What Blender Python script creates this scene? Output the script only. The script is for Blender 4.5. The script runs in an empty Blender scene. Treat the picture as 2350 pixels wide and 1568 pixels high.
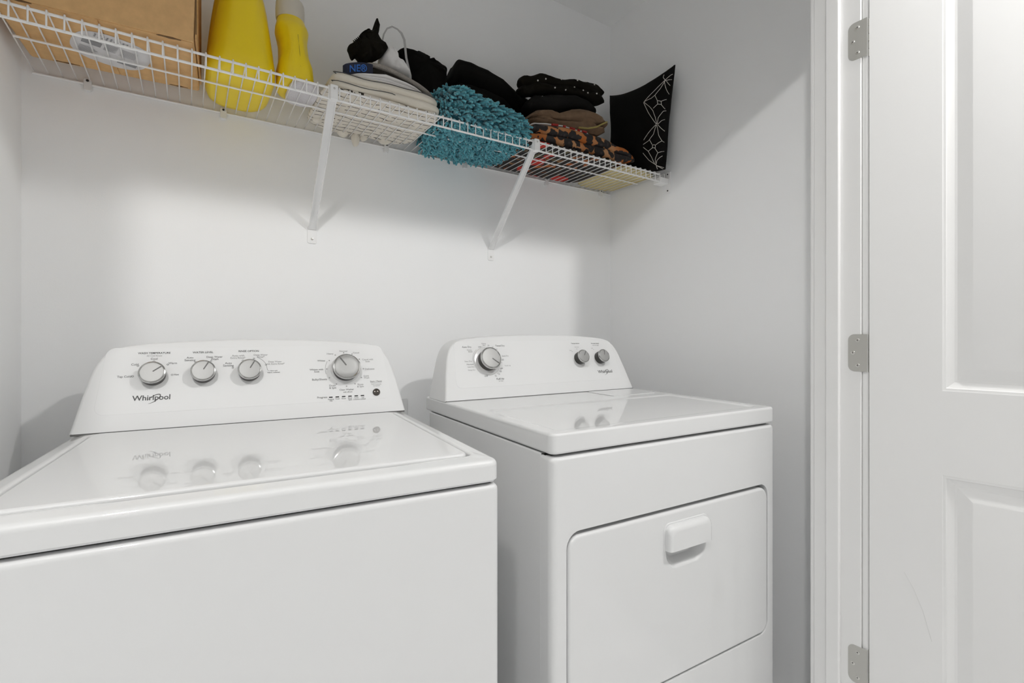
import bpy, bmesh, math, random
from mathutils import Vector, Matrix, noise, Euler
rnd = random.Random(7)
SC = bpy.context.scene
COL = SC.collection
# ------------------------------------------------------------------ camera, world, exposure
CAM_Z = 1.12
YAW = 0.5781
cam = bpy.data.cameras.new('camera')
cam.sensor_fit = 'HORIZONTAL'; cam.sensor_width = 36.0
cam.lens = 36.0 * 1133.48 / 2350.0
cam.shift_y = -(784 - 768.1) / 2350.0
cam.clip_start = 0.02
co = bpy.data.objects.new('camera', cam); COL.objects.link(co)
co.location = (0, 0, CAM_Z); co.rotation_euler = (math.pi / 2, 0, -YAW)
SC.camera = co
W = bpy.data.worlds.new('world'); SC.world = W; W.use_nodes = True
W.node_tree.nodes['Background'].inputs[0].default_value = (1.0, 1.0, 1.0, 1)
W.node_tree.nodes['Background'].inputs[1].default_value = 0.3
SC.view_settings.view_transform = 'Standard'; SC.view_settings.look = 'None'
SC.view_settings.gamma = 1; SC.view_settings.use_curve_mapping = False
SC.view_settings.exposure = -0.16
SC.cycles.max_bounces = 16; SC.cycles.diffuse_bounces = 12
LAMP_A = (1.28, -0.30); LAMP_B = (-0.50, -0.36); LAMP_POWER = 760.0

# ------------------------------------------------------------------ materials
def mat(name, col, rough=0.5, metal=0.0, coat=0.0, bump=0.0, bscale=200.0, var=0.0, vscale=30.0, spec=0.5, trans=0.0, sheen=0.0):
    m = bpy.data.materials.new(name); m.use_nodes = True
    nt = m.node_tree; b = nt.nodes['Principled BSDF']
    b.inputs['Base Color'].default_value = (*col, 1); b.inputs['Roughness'].default_value = rough
    b.inputs['Metallic'].default_value = metal; b.inputs['Coat Weight'].default_value = coat
    b.inputs['Coat Roughness'].default_value = 0.02
    b.inputs['Specular IOR Level'].default_value = spec
    b.inputs['Transmission Weight'].default_value = trans
    if sheen: b.inputs['Sheen Weight'].default_value = sheen
    tc = nt.nodes.new('ShaderNodeTexCoord')
    if var:
        n = nt.nodes.new('ShaderNodeTexNoise'); n.inputs['Scale'].default_value = vscale; n.inputs['Detail'].default_value = 4
        r = nt.nodes.new('ShaderNodeValToRGB')
        r.color_ramp.elements[0].position = 0.3; r.color_ramp.elements[1].position = 0.7
        r.color_ramp.elements[0].color = (*[c * (1 - var) for c in col], 1)
        r.color_ramp.elements[1].color = (*[min(1, c * (1 + var)) for c in col], 1)
        nt.links.new(tc.outputs['Object'], n.inputs['Vector']); nt.links.new(n.outputs['Fac'], r.inputs[0])
        nt.links.new(r.outputs[0], b.inputs['Base Color'])
    if bump:
        n = nt.nodes.new('ShaderNodeTexNoise'); n.inputs['Scale'].default_value = bscale; n.inputs['Detail'].default_value = 3
        bp = nt.nodes.new('ShaderNodeBump'); bp.inputs['Strength'].default_value = bump; bp.inputs['Distance'].default_value = 0.002
        nt.links.new(tc.outputs['Object'], n.inputs['Vector']); nt.links.new(n.outputs['Fac'], bp.inputs['Height'])
        nt.links.new(bp.outputs[0], b.inputs['Normal'])
    return m

M = {}
M['wall'] = mat('wall_paint', (0.915, 0.92, 0.925), 0.75, bump=0.06, bscale=350)
M['hall'] = mat('hall_paint', (0.55, 0.55, 0.54), 0.8, bump=0.06, bscale=350)
M['ceil'] = mat('ceiling_paint', (0.90, 0.905, 0.905), 0.9, bump=0.15, bscale=120)
M['floor'] = mat('floor_vinyl', (0.86, 0.86, 0.86), 0.5, var=0.15, vscale=8)
M['trim'] = mat('trim_paint', (0.80, 0.80, 0.795), 0.35, bump=0.03, bscale=60)
M['door'] = mat('door_paint', (0.78, 0.78, 0.775), 0.38, bump=0.03, bscale=90)
M['enamel'] = mat('white_enamel', (0.72, 0.725, 0.727), 0.45, coat=1.0)
M['plastic'] = mat('white_plastic', (0.77, 0.775, 0.777), 0.55, spec=0.35)
M['panel'] = mat('console_overlay', (0.78, 0.785, 0.787), 0.50, spec=0.35)
M['wire'] = mat('vinyl_wire', (0.90, 0.895, 0.89), 0.35)
M['bracket'] = mat('bracket_enamel', (0.88, 0.88, 0.88), 0.4)
M['clip'] = mat('clear_clip', (0.82, 0.82, 0.82), 0.3)
M['gap'] = mat('gap_dark', (0.02, 0.02, 0.018), 0.8)
M['silver'] = mat('brushed_silver', (0.40, 0.40, 0.395), 0.48, metal=0.55)
M['chrome'] = mat('chrome', (0.58, 0.58, 0.57), 0.14, metal=1.0)
M['knobdark'] = mat('knob_dark', (0.035, 0.033, 0.03), 0.35)
M['pointer'] = mat('pointer_grey', (0.14, 0.14, 0.135), 0.5)
M['bezel'] = mat('bezel_clear', (0.68, 0.68, 0.68), 0.15)
M['ink'] = mat('ink_dark', (0.07, 0.07, 0.07), 0.6)
M['ink2'] = mat('ink_grey', (0.20, 0.20, 0.20), 0.6)
M['ink3'] = mat('ink_pale', (0.36, 0.36, 0.36), 0.6)
M['led'] = mat('led_dark', (0.02, 0.02, 0.02), 0.3)
M['button'] = mat('button_smoked', (0.085, 0.075, 0.065), 0.18, metal=0.3)
M['nickel'] = mat('satin_nickel', (0.50, 0.495, 0.465), 0.42, metal=0.5, bump=0.02, bscale=300)
M['screw'] = mat('screw_steel', (0.62, 0.61, 0.58), 0.3, metal=0.8)
M['slot'] = mat('screw_slot', (0.03, 0.03, 0.03), 0.8)
M['card'] = mat('cardboard', (0.66, 0.41, 0.185), 0.85, bump=0.12, bscale=250, var=0.07, vscale=60)
M['cardin'] = mat('cardboard_cut', (0.16, 0.09, 0.04), 0.95)
M['pouch'] = mat('label_paper', (0.66, 0.65, 0.66), 0.45, bump=0.25, bscale=60)
M['yellow'] = mat('yellow_hdpe', (0.90, 0.68, 0.008), 0.36, bump=0.02, bscale=80)
M['capwhite'] = mat('milky_cap', (0.60, 0.56, 0.48), 0.4)
M['padgrey'] = mat('pale_pad', (0.66, 0.64, 0.66), 0.95, bump=0.5, bscale=500, var=0.08, vscale=300)
M['cream'] = mat('cream_cotton', (0.76, 0.71, 0.62), 0.9, bump=0.25, bscale=120, sheen=0.2)
M['whitecl'] = mat('white_cotton', (0.78, 0.765, 0.76), 0.9, bump=0.25, bscale=150, sheen=0.2)
M['heather'] = mat('heather_grey', (0.34, 0.31, 0.28), 0.95, bump=0.5, bscale=600, var=0.25, vscale=500)
M['charcoal'] = mat('charcoal_band', (0.028, 0.024, 0.020), 0.9, spec=0.12, bump=0.3, bscale=400)
M['navy'] = mat('navy_band', (0.018, 0.022, 0.045), 0.85, bump=0.2, bscale=600)
M['blue'] = mat('blue_print', (0.03, 0.15, 0.55), 0.7)
M['black'] = mat('black_fabric', (0.006, 0.0055, 0.005), 0.9, spec=0.12, bump=0.3, bscale=120)
M['black2'] = mat('black_knit', (0.010, 0.0085, 0.006), 0.95, spec=0.12, bump=0.6, bscale=350)
M['black3'] = mat('washed_black', (0.011, 0.010, 0.0095), 0.9, spec=0.12, bump=0.4, bscale=200)
M['velvet'] = mat('black_velvet', (0.0055, 0.005, 0.0045), 0.85, spec=0.12, bump=0.2, bscale=300)
M['cord'] = mat('embroidery_cord', (0.62, 0.60, 0.55), 0.9)
M['bead'] = mat('pearl_bead', (0.7, 0.68, 0.64), 0.3)
M['brown'] = mat('brown_twill', (0.175, 0.108, 0.062), 0.9, bump=0.4, bscale=350, var=0.12, vscale=40)
M['zip'] = mat('olive_zip', (0.33, 0.26, 0.075), 0.7)
M['strap'] = mat('grey_strap', (0.42, 0.41, 0.41), 0.5)
M['ycloth'] = mat('pale_yellow_cotton', (0.62, 0.52, 0.27), 0.9, bump=0.3, bscale=150)
M['teal'] = mat('teal_chenille', (0.075, 0.40, 0.50), 0.85, bump=0.5, bscale=900, var=0.28, vscale=60, sheen=0.5)
_nt = M['teal'].node_tree; _g = _nt.nodes.new('ShaderNodeNewGeometry'); _r = _nt.nodes.new('ShaderNodeValToRGB')
_r.color_ramp.elements[0].color = (0.030, 0.22, 0.29, 1); _r.color_ramp.elements[1].color = (0.13, 0.50, 0.58, 1)
_nt.links.new(_g.outputs['Random Per Island'], _r.inputs[0]); _nt.links.new(_r.outputs[0], _nt.nodes['Principled BSDF'].inputs['Base Color'])
M['tealbase'] = mat('teal_backing', (0.02, 0.12, 0.16), 0.95)
M['redtrim'] = mat('red_trim', (0.36, 0.02, 0.015), 0.8)
M['lampw'] = mat('lamp_base_white', (0.8, 0.8, 0.8), 0.5)

def leopard(name, base1, base2, spot, scale, red=None, thr=0.5):
    m = bpy.data.materials.new(name); m.use_nodes = True; nt = m.node_tree; b = nt.nodes['Principled BSDF']
    b.inputs['Roughness'].default_value = 0.75
    L = nt.links.new
    tc = nt.nodes.new('ShaderNodeTexCoord')
    nz = nt.nodes.new('ShaderNodeTexNoise'); nz.inputs['Scale'].default_value = scale * 1.1; nz.inputs['Detail'].default_value = 2
    add = nt.nodes.new('ShaderNodeVectorMath'); add.operation = 'MULTIPLY_ADD'
    add.inputs[1].default_value = (0.022,) * 3
    L(tc.outputs['Object'], nz.inputs['Vector']); L(nz.outputs['Color'], add.inputs[0]); L(tc.outputs['Object'], add.inputs[2])
    v = nt.nodes.new('ShaderNodeTexVoronoi'); v.inputs['Scale'].default_value = scale; v.feature = 'F1'
    L(add.outputs[0], v.inputs['Vector'])
    r = nt.nodes.new('ShaderNodeValToRGB'); r.color_ramp.elements[0].position = thr; r.color_ramp.elements[1].position = thr + 0.05
    r.color_ramp.elements[0].color = (*spot, 1); r.color_ramp.elements[1].color = (*base1, 1)
    e = r.color_ramp.elements.new(0.12); e.color = (spot[0] * 3.5, spot[1] * 3, spot[2] * 3, 1)
    e = r.color_ramp.elements.new(0.24); e.color = (*spot, 1)
    L(v.outputs['Distance'], r.inputs[0])
    n2 = nt.nodes.new('ShaderNodeTexNoise'); n2.inputs['Scale'].default_value = 9; n2.inputs['Detail'].default_value = 1
    L(tc.outputs['Object'], n2.inputs['Vector'])
    r2 = nt.nodes.new('ShaderNodeValToRGB'); r2.color_ramp.elements[0].position = 0.42; r2.color_ramp.elements[1].position = 0.58
    r2.color_ramp.elements[0].color = (*base1, 1); r2.color_ramp.elements[1].color = (*base2, 1)
    L(n2.outputs['Fac'], r2.inputs[0])
    mx = nt.nodes.new('ShaderNodeMix'); mx.data_type = 'RGBA'
    r3 = nt.nodes.new('ShaderNodeValToRGB'); r3.color_ramp.elements[0].position = thr; r3.color_ramp.elements[1].position = thr + 0.05
    L(v.outputs['Distance'], r3.inputs[0]); L(r3.outputs[0], mx.inputs['Factor'])
    L(r.outputs[0], mx.inputs['A']); L(r2.outputs[0], mx.inputs['B'])
    out = mx.outputs['Result']
    if red:
        v2 = nt.nodes.new('ShaderNodeTexVoronoi'); v2.inputs['Scale'].default_value = 11
        L(add.outputs[0], v2.inputs['Vector'])
        sep = nt.nodes.new('ShaderNodeSeparateColor'); L(v2.outputs['Color'], sep.inputs[0])
        st = nt.nodes.new('ShaderNodeMath'); st.operation = 'GREATER_THAN'; st.inputs[1].default_value = 0.72; L(sep.outputs[0], st.inputs[0])
        lt = nt.nodes.new('ShaderNodeMath'); lt.operation = 'LESS_THAN'; lt.inputs[1].default_value = 0.42; L(v2.outputs['Distance'], lt.inputs[0])
        mu = nt.nodes.new('ShaderNodeMath'); mu.operation = 'MULTIPLY'; L(st.outputs[0], mu.inputs[0]); L(lt.outputs[0], mu.inputs[1])
        m2 = nt.nodes.new('ShaderNodeMix'); m2.data_type = 'RGBA'; m2.inputs['B'].default_value = (*red, 1)
        L(mu.outputs[0], m2.inputs['Factor']); L(out, m2.inputs['A']); out = m2.outputs['Result']
    L(out, b.inputs['Base Color'])
    return m
M['leopard'] = leopard('leopard_print', (0.42, 0.115, 0.014), (0.46, 0.23, 0.10), (0.012, 0.009, 0.009), 33, thr=0.57)
M['floral'] = leopard('floral_print', (0.40, 0.10, 0.015), (0.12, 0.115, 0.055), (0.014, 0.010, 0.009), 36, red=(0.50, 0.018, 0.010), thr=0.68)

def striped(name, base, ink, period, width):
    m = bpy.data.materials.new(name); m.use_nodes = True; nt = m.node_tree; b = nt.nodes['Principled BSDF']
    b.inputs['Roughness'].default_value = 0.9; L = nt.links.new
    tc = nt.nodes.new('ShaderNodeTexCoord'); sp = nt.nodes.new('ShaderNodeSeparateXYZ'); L(tc.outputs['Object'], sp.inputs[0])
    nz = nt.nodes.new('ShaderNodeTexNoise'); nz.inputs['Scale'].default_value = 22; L(tc.outputs['Object'], nz.inputs['Vector'])
    a = nt.nodes.new('ShaderNodeMath'); a.operation = 'MULTIPLY_ADD'; a.inputs[1].default_value = 0.028; L(nz.outputs['Fac'], a.inputs[0]); L(sp.outputs['Y'], a.inputs[2])
    mo = nt.nodes.new('ShaderNodeMath'); mo.operation = 'PINGPONG'; mo.inputs[1].default_value = period; L(a.outputs[0], mo.inputs[0])
    lt = nt.nodes.new('ShaderNodeMath'); lt.operation = 'LESS_THAN'; lt.inputs[1].default_value = width; L(mo.outputs[0], lt.inputs[0])
    n3 = nt.nodes.new('ShaderNodeTexNoise'); n3.inputs['Scale'].default_value = 60; L(tc.outputs['Object'], n3.inputs['Vector'])
    gt = nt.nodes.new('ShaderNodeMath'); gt.operation = 'GREATER_THAN'; gt.inputs[1].default_value = 0.43; L(n3.outputs['Fac'], gt.inputs[0])
    mu = nt.nodes.new('ShaderNodeMath'); mu.operation = 'MULTIPLY'; L(lt.outputs[0], mu.inputs[0]); L(gt.outputs[0], mu.inputs[1])
    mx = nt.nodes.new('ShaderNodeMix'); mx.data_type = 'RGBA'; mx.inputs['A'].default_value = (*base, 1); mx.inputs['B'].default_value = (*ink, 1)
    L(mu.outputs[0], mx.inputs['Factor']); L(mx.outputs['Result'], b.inputs['Base Color'])
    return m
M['stripe'] = striped('striped_cotton', (0.76, 0.71, 0.63), (0.035, 0.028, 0.02), 0.0125, 0.0015)

def emit(name, col, s):
    m = bpy.data.materials.new(name); m.use_nodes = True; b = m.node_tree.nodes['Principled BSDF']
    b.inputs['Base Color'].default_value = (0.9, 0.9, 0.88, 1)
    b.inputs['Emission Color'].default_value = (*col, 1); b.inputs['Emission Strength'].default_value = s
    return m

# ------------------------------------------------------------------ geometry helpers
def link(name, me, m, parent=None, smooth=None, wn=False):
    o = bpy.data.objects.new(name, me); COL.objects.link(o)
    if m is not None and not me.materials: me.materials.append(m)
    if smooth is not None:
        me.shade_smooth(); me.set_sharp_from_angle(angle=math.radians(smooth))
    if wn:
        w = o.modifiers.new('weighted_normal', 'WEIGHTED_NORMAL'); w.keep_sharp = True
    if parent: o.parent = parent
    return o
def mesh(name, verts, faces):
    me = bpy.data.meshes.new(name); me.from_pydata([tuple(v) for v in verts], [], faces); me.validate(); me.update()
    bm = bmesh.new(); bm.from_mesh(me); bmesh.ops.recalc_face_normals(bm, faces=bm.faces); bm.to_mesh(me); bm.free()
    return me
def empty(name, loc=(0, 0, 0), rz=0.0):
    o = bpy.data.objects.new(name, None); COL.objects.link(o); o.location = loc; o.rotation_euler = (0, 0, rz); o.empty_display_size = 0.05
    return o
def tag(o, label=None, cat=None, group=None, kind=None):
    if label: o['label'] = label
    if cat: o['category'] = cat
    if group: o['group'] = group
    if kind: o['kind'] = kind
    return o
def rrect(x0, x1, y0, y1, r, k=5):
    r = max(1e-5, min(r, (x1 - x0) / 2 - 1e-5, (y1 - y0) / 2 - 1e-5)); P = []
    for cx, cy, a0 in ((x1 - r, y1 - r, 0), (x0 + r, y1 - r, 90), (x0 + r, y0 + r, 180), (x1 - r, y0 + r, 270)):
        for i in range(k + 1):
            a = math.radians(a0 + 90 * i / k); P.append((cx + r * math.cos(a), cy + r * math.sin(a)))
    return P
def loops_mesh(name, loops, cap0=True, cap1=True):
    n = len(loops[0]); V = [p for l in loops for p in l]; F = []
    for i in range(len(loops) - 1):
        for j in range(n):
            a, b = i * n + j, i * n + (j + 1) % n; F.append((a, b, b + n, a + n))
    if cap0: F.append(tuple(range(n - 1, -1, -1)))
    if cap1: F.append(tuple(range((len(loops) - 1) * n, len(loops) * n)))
    return mesh(name, V, F)
AX = {'z': lambda a, b, c: (a, b, c), 'y': lambda a, b, c: (a, c, b), 'x': lambda a, b, c: (c, a, b)}
def rbox_loops(a0, a1, b0, b1, c0, c1, r=0.003, rc=None, axis='z', k=5, st=4, both=True):
    """box with corner radius rc in the a-b plane and edge radius r at its c ends"""
    rc = r if rc is None else rc; f = AX[axis]; L = []
    def ring(ins, c): return [f(a, b, c) for a, b in rrect(a0 + ins, a1 - ins, b0 + ins, b1 - ins, max(rc - ins, 0.0004), k)]
    if both:
        for i in range(st + 1):
            t = math.pi / 2 * i / st; L.append(ring(r * (1 - math.sin(t)), c0 + r * (1 - math.cos(t))))
    else: L.append(ring(0, c0))
    for i in range(st + 1):
        t = math.pi / 2 * i / st; L.append(ring(r * (1 - math.cos(t)), c1 - r * (1 - math.sin(t))))
    return L
def rbox(name, *a, m=None, parent=None, **kw):
    return link(name, loops_mesh(name, rbox_loops(*a, **kw)), m, parent, 40, True)
def box_vf(V, F, x0, x1, y0, y1, z0, z1):
    b = len(V)
    V += [(x0, y0, z0), (x1, y0, z0), (x1, y1, z0), (x0, y1, z0), (x0, y0, z1), (x1, y0, z1), (x1, y1, z1), (x0, y1, z1)]
    F += [tuple(b + i for i in q) for q in ((0, 3, 2, 1), (4, 5, 6, 7), (0, 1, 5, 4), (1, 2, 6, 5), (2, 3, 7, 6), (3, 0, 4, 7))]
def boxes(name, bs, m, parent=None):
    V, F = [], []
    for b in bs: box_vf(V, F, *b)
    return link(name, mesh(name, V, F), m, parent)
def tube_vf(V, F, pts, r, n=6, caps=True, closed=False):
    pts = [Vector(p) for p in pts]; N = len(pts); base = len(V); rr = r if isinstance(r, (list, tuple)) else [r] * N
    up = None
    for i, p in enumerate(pts):
        a = pts[(i - 1) % N] if (closed or i > 0) else p; c = pts[(i + 1) % N] if (closed or i < N - 1) else p
        t = (c - a).normalized()
        if up is None:
            up = Vector((0, 0, 1)) if abs(t.z) < 0.9 else Vector((1, 0, 0))
        s = t.cross(up)
        if s.length < 1e-4: s = t.cross(Vector((0.3, 1, 0.1)))
        s.normalize(); u = s.cross(t).normalized(); up = u
        k = 1.0
        if 0 < i < N - 1:
            d1 = (p - a).normalized(); d2 = (c - p).normalized(); k = 1 / max(0.6, math.sqrt((1 + d1.dot(d2)) / 2))
        for j in range(n):
            ang = 2 * math.pi * j / n; V.append(p + (s * math.cos(ang) + u * math.sin(ang)) * rr[i] * k)
    M_ = N if closed else N - 1
    for i in range(M_):
        for j in range(n):
            a = base + i * n + j; b = base + i * n + (j + 1) % n; c = base + ((i + 1) % N) * n + (j + 1) % n; d = base + ((i + 1) % N) * n + j
            F.append((a, b, c, d))
    if caps and not closed:
        F.append(tuple(base + j for j in range(n - 1, -1, -1))); F.append(tuple(base + (N - 1) * n + j for j in range(n)))
def tube(name, pts, r, m, parent=None, n=8, closed=False):
    V, F = [], []; tube_vf(V, F, pts, r, n, True, closed)
    return link(name, mesh(name, V, F), m, parent, 50)
def lathe(name, prof, m, parent=None, n=32, smooth=35):
    L = []
    for r, z in prof: L.append([(max(r, 1e-5) * math.cos(2 * math.pi * i / n), max(r, 1e-5) * math.sin(2 * math.pi * i / n), z) for i in range(n)])
    me = loops_mesh(name, L)
    return link(name, me, m, parent, smooth)
def sell(cx, cy, ax, ay, e, n):
    P = []
    for i in range(n):
        a = 2 * math.pi * i / n; c, s = math.cos(a), math.sin(a)
        P.append((cx + ax * math.copysign(abs(c) ** (2 / e), c), cy + ay * math.copysign(abs(s) ** (2 / e), s)))
    return P
def loft(name, levels, n=48, rings=6, deform=None):
    """levels: (z, cx, cy, ax, ay, exponent); closed with ringed caps so that the caps can be deformed"""
    V, F = [], []
    def add(z, cx, cy, ax, ay, e, f=1.0):
        b = len(V); V.extend([(x, y, z) for x, y in sell(cx, cy, ax * f, ay * f, 2 + (e - 2) * f, n)]); return b
    rows = []
    z0 = levels[0]; V.append((z0[1], z0[2], z0[0])); c0 = 0
    for k in range(1, rings): rows.append(add(*z0, f=k / rings))
    for l in levels: rows.append(add(*l))
    z1 = levels[-1]
    for k in range(rings - 1, 0, -1): rows.append(add(*z1, f=k / rings))
    c1 = len(V); V.append((z1[1], z1[2], z1[0]))
    for j in range(n):
        F.append((c0, rows[0] + (j + 1) % n, rows[0] + j)); F.append((c1, rows[-1] + j, rows[-1] + (j + 1) % n))
    for a, b in zip(rows, rows[1:]):
        for j in range(n): F.append((a + j, a + (j + 1) % n, b + (j + 1) % n, b + j))
    if deform: V = [deform(Vector(v)) for v in V]
    return mesh(name, V, F)
def fbm(v, s, o=3):
    return noise.fractal(Vector(v) * s, 1.0, 2.0, o, noise_basis='PERLIN_ORIGINAL')
def cloth(name, x0, x1, y0, y1, z0, z1, m, parent=None, layers=2, amp=0.004, fs=14, seed=0.0, e=7, shape=None, crease=0.5, n=80, flatbot=True):
    cx, cy, ax, ay = (x0 + x1) / 2, (y0 + y1) / 2, (x1 - x0) / 2, (y1 - y0) / 2
    th = (z1 - z0) / layers; lv = []; q = 6
    for l in range(layers):
        for i in range(q + 1):
            if l and i == 0: continue
            t = i / q; ins = th * crease * (1 - math.sqrt(max(0, 1 - (2 * t - 1) ** 2)))
            j = 0.004 * math.sin(l * 2.3 + seed)
            lv.append((z0 + th * (l + t), cx, cy, ax - ins + j, ay - ins + j * 0.5, e))
    def d(v):
        w = (v.z - z0) / (z1 - z0)
        p = v + Vector((seed * 3.1, seed * 1.7, seed))
        dx, dy, dz = fbm(p, fs), fbm(p + Vector((9, 0, 0)), fs), fbm(p + Vector((0, 9, 0)), fs)
        k = w if flatbot else 1.0
        v = v + Vector((dx * amp, dy * amp, dz * amp * k))
        return shape(v, w) if shape else v
    return link(name, loft(name, lv, n, 8, d), m, parent, 60)

def text_me(items):
    """items: (string, x, y, width) centred; one flat mesh in the x-y plane"""
    bm = bmesh.new()
    for s, x, y, w in items:
        c = bpy.data.curves.new('t', 'FONT'); c.body = s; c.align_x = 'CENTER'; c.align_y = 'CENTER'; c.resolution_u = 3; c.offset = 0.012
        o = bpy.data.objects.new('t', c); COL.objects.link(o)
        dg = bpy.context.evaluated_depsgraph_get()
        me = bpy.data.meshes.new_from_object(o.evaluated_get(dg))
        xs = [v.co.x for v in me.vertices]; ww = max(xs) - min(xs); mid = (max(xs) + min(xs)) / 2; k = w / ww
        for v in me.vertices: v.co = Vector(((v.co.x - mid) * k + x, v.co.y * k + y, 0))
        bm.from_mesh(me); bpy.data.objects.remove(o); bpy.data.curves.remove(c); bpy.data.meshes.remove(me)
    me = bpy.data.meshes.new('lettering'); bm.to_mesh(me); bm.free()
    return me
def strip_me(lines, w):
    """flat strips of width w along polylines in the x-y plane"""
    V, F = [], []
    for pts in lines:
        P = [Vector((*p, 0)) for p in pts]; b = len(V)
        for i, p in enumerate(P):
            t = (P[min(i + 1, len(P) - 1)] - P[max(i - 1, 0)]).normalized(); nn = Vector((-t.y, t.x, 0)) * w / 2
            V += [p + nn, p - nn]
        for i in range(len(P) - 1): F.append((b + 2 * i, b + 2 * i + 1, b + 2 * i + 3, b + 2 * i + 2))
    return mesh('strips', V, F)
def arc(cx, cy, r, a0, a1, n=14, ry=None):
    ry = ry or r
    return [(cx + r * math.cos(math.radians(a0 + (a1 - a0) * i / n)), cy + ry * math.sin(math.radians(a0 + (a1 - a0) * i / n))) for i in range(n + 1)]

# ------------------------------------------------------------------ the room
XL, XR, YB, ZC = -0.333, 1.5733, 1.6096, 2.495
YF0, YF1 = 0.530, 0.635          # closet front wall: hall face and closet face
XJ, ZH = 1.335, 2.055            # right jamb face, head of the opening
def struct(o): o['kind'] = 'structure'; return o
struct(boxes('floor', [(-2.6, 3.6, -2.6, YB, -0.05, 0)], M['floor']))
struct(boxes('ceiling', [(-2.6, 3.6, -2.6, YB + 0.1, ZC, ZC + 0.05)], M['ceil']))
struct(boxes('wall_back', [(XL - 0.1, XR + 0.1, YB, YB + 0.1, 0, ZC)], M['wall']))
struct(boxes('wall_left', [(XL - 0.1, XL, YF1, YB, 0, ZC)], M['wall']))
struct(boxes('wall_right', [(XR, XR + 0.1, YF1, YB, 0, ZC)], M['wall']))
struct(boxes('wall_front', [(XJ + 0.018, 3.6, YF0, YF1, 0, ZC), (-2.6, XL, YF0, YF1, 0, ZC), (XL, XJ + 0.018, YF0, YF1, ZH, ZC)], M['wall']))
struct(boxes('wall_rear', [(-2.6, 3.6, -2.7, -2.6, 0, ZC)], M['hall']))
# jamb, stop and casings round the opening
t1 = struct(empty('trim_1', (XJ, YF0, 0)))
def tb(name, *a, **k):
    o = rbox(name, *a, m=M['trim'], parent=t1, **k); o.matrix_parent_inverse = t1.matrix_basis.inverted(); return o
bpy.context.view_layer.update()
tb('jamb', XJ, XJ + 0.018, YF0, YF1, 0, ZH, r=0.001, rc=0.0015)
tb('jamb', XL, XJ, YF0, YF1, ZH - 0.018, ZH, r=0.001, rc=0.0015)
tb('door_stop', XJ - 0.011, XJ, 0.572, 0.604, 0, ZH - 0.018, r=0.001, rc=0.004)
tb('door_stop', XL, XJ - 0.011, 0.572, 0.604, ZH - 0.029, ZH - 0.018, r=0.002)
tb('casing', XJ + 0.004, XJ + 0.062, YF1, YF1 + 0.0125, 0, ZH + 0.045, r=0.001, rc=0.005)
tb('casing', XJ + 0.005, XJ + 0.062, YF0 - 0.0135, YF0, 0, ZH + 0.045, r=0.001, rc=0.005)
tb('casing', XL - 0.06, XJ + 0.004, YF0 - 0.0135, YF0, ZH - 0.012, ZH + 0.045, r=0.001, rc=0.004)

# door leaf, swung out into the hall; local x runs from the hinge edge, local y is its depth
d1 = struct(empty('door_1', (1.3385, 0.5135, 0)))
DA = math.radians(-81.5)
d1.rotation_euler = (0, 0, DA)
DWD, DT, DZ0, DZ1 = 0.762, 0.035, 0.012, 2.037
xs = [0.0, 0.130, 0.632, DWD]; zs = [DZ0, 0.235, 0.8174, 0.9985, 1.905, DZ1]
def door_mesh():
    V, F = [], []
    def quad(P):
        b = len(V); V.extend(P); F.append((b, b + 1, b + 2, b + 3))
    for i in range(3):
        for j in range(5):
            if i == 1 and j in (1, 3): continue
            quad([(xs[i], 0, zs[j]), (xs[i + 1], 0, zs[j]), (xs[i + 1], 0, zs[j + 1]), (xs[i], 0, zs[j + 1])])
    for j in (1, 3):
        prof = [(0, 0), (0.0025, 0.0008), (0.006, 0.0012), (0.0075, 0.0035), (0.012, 0.0060), (0.017, 0.0078), (0.0195, 0.0085), (0.024, 0.0085), (0.047, 0.0022), (0.050, 0.0016)]
        L = [[(xs[1] + a, d, zs[j] + a), (xs[2] - a, d, zs[j] + a), (xs[2] - a, d, zs[j + 1] - a), (xs[1] + a, d, zs[j + 1] - a)] for a, d in prof]
        for A, B in zip(L, L[1:]):
            for k in range(4): quad([A[k], A[(k + 1) % 4], B[(k + 1) % 4], B[k]])
        quad(L[-1])
    X0, X1 = xs[0], xs[-1]
    quad([(X0, DT, DZ0), (X1, DT, DZ0), (X1, DT, DZ1), (X0, DT, DZ1)])
    for A, B in (((X0, DZ0), (X1, DZ0)), ((X1, DZ0), (X1, DZ1)), ((X1, DZ1), (X0, DZ1)), ((X0, DZ1), (X0, DZ0))):
        quad([(A[0], 0, A[1]), (B[0], 0, B[1]), (B[0], DT, B[1]), (A[0], DT, A[1])])
    me = mesh('door_leaf', V, F)
    bm = bmesh.new(); bm.from_mesh(me); bmesh.ops.remove_doubles(bm, verts=bm.verts, dist=1e-5); bmesh.ops.recalc_face_normals(bm, faces=bm.faces); bm.to_mesh(me); bm.free()
    return me
# the leaf's inner face looks to -X: local y must point to +X after the rotation (angle -81.5 deg: y axis -> (0.99, 0.15))
link('door_leaf', door_mesh(), M['door'], d1, 12)
tube('scuff', [(0.065, -0.0001, 0.585), (0.082, -0.0001, 0.553), (0.098, -0.0001, 0.51), (0.108, -0.0001, 0.47), (0.113, -0.0001, 0.45)], 0.0003, mat('scuff_mark', (0.60, 0.60, 0.59), 0.6), d1, 5)
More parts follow.
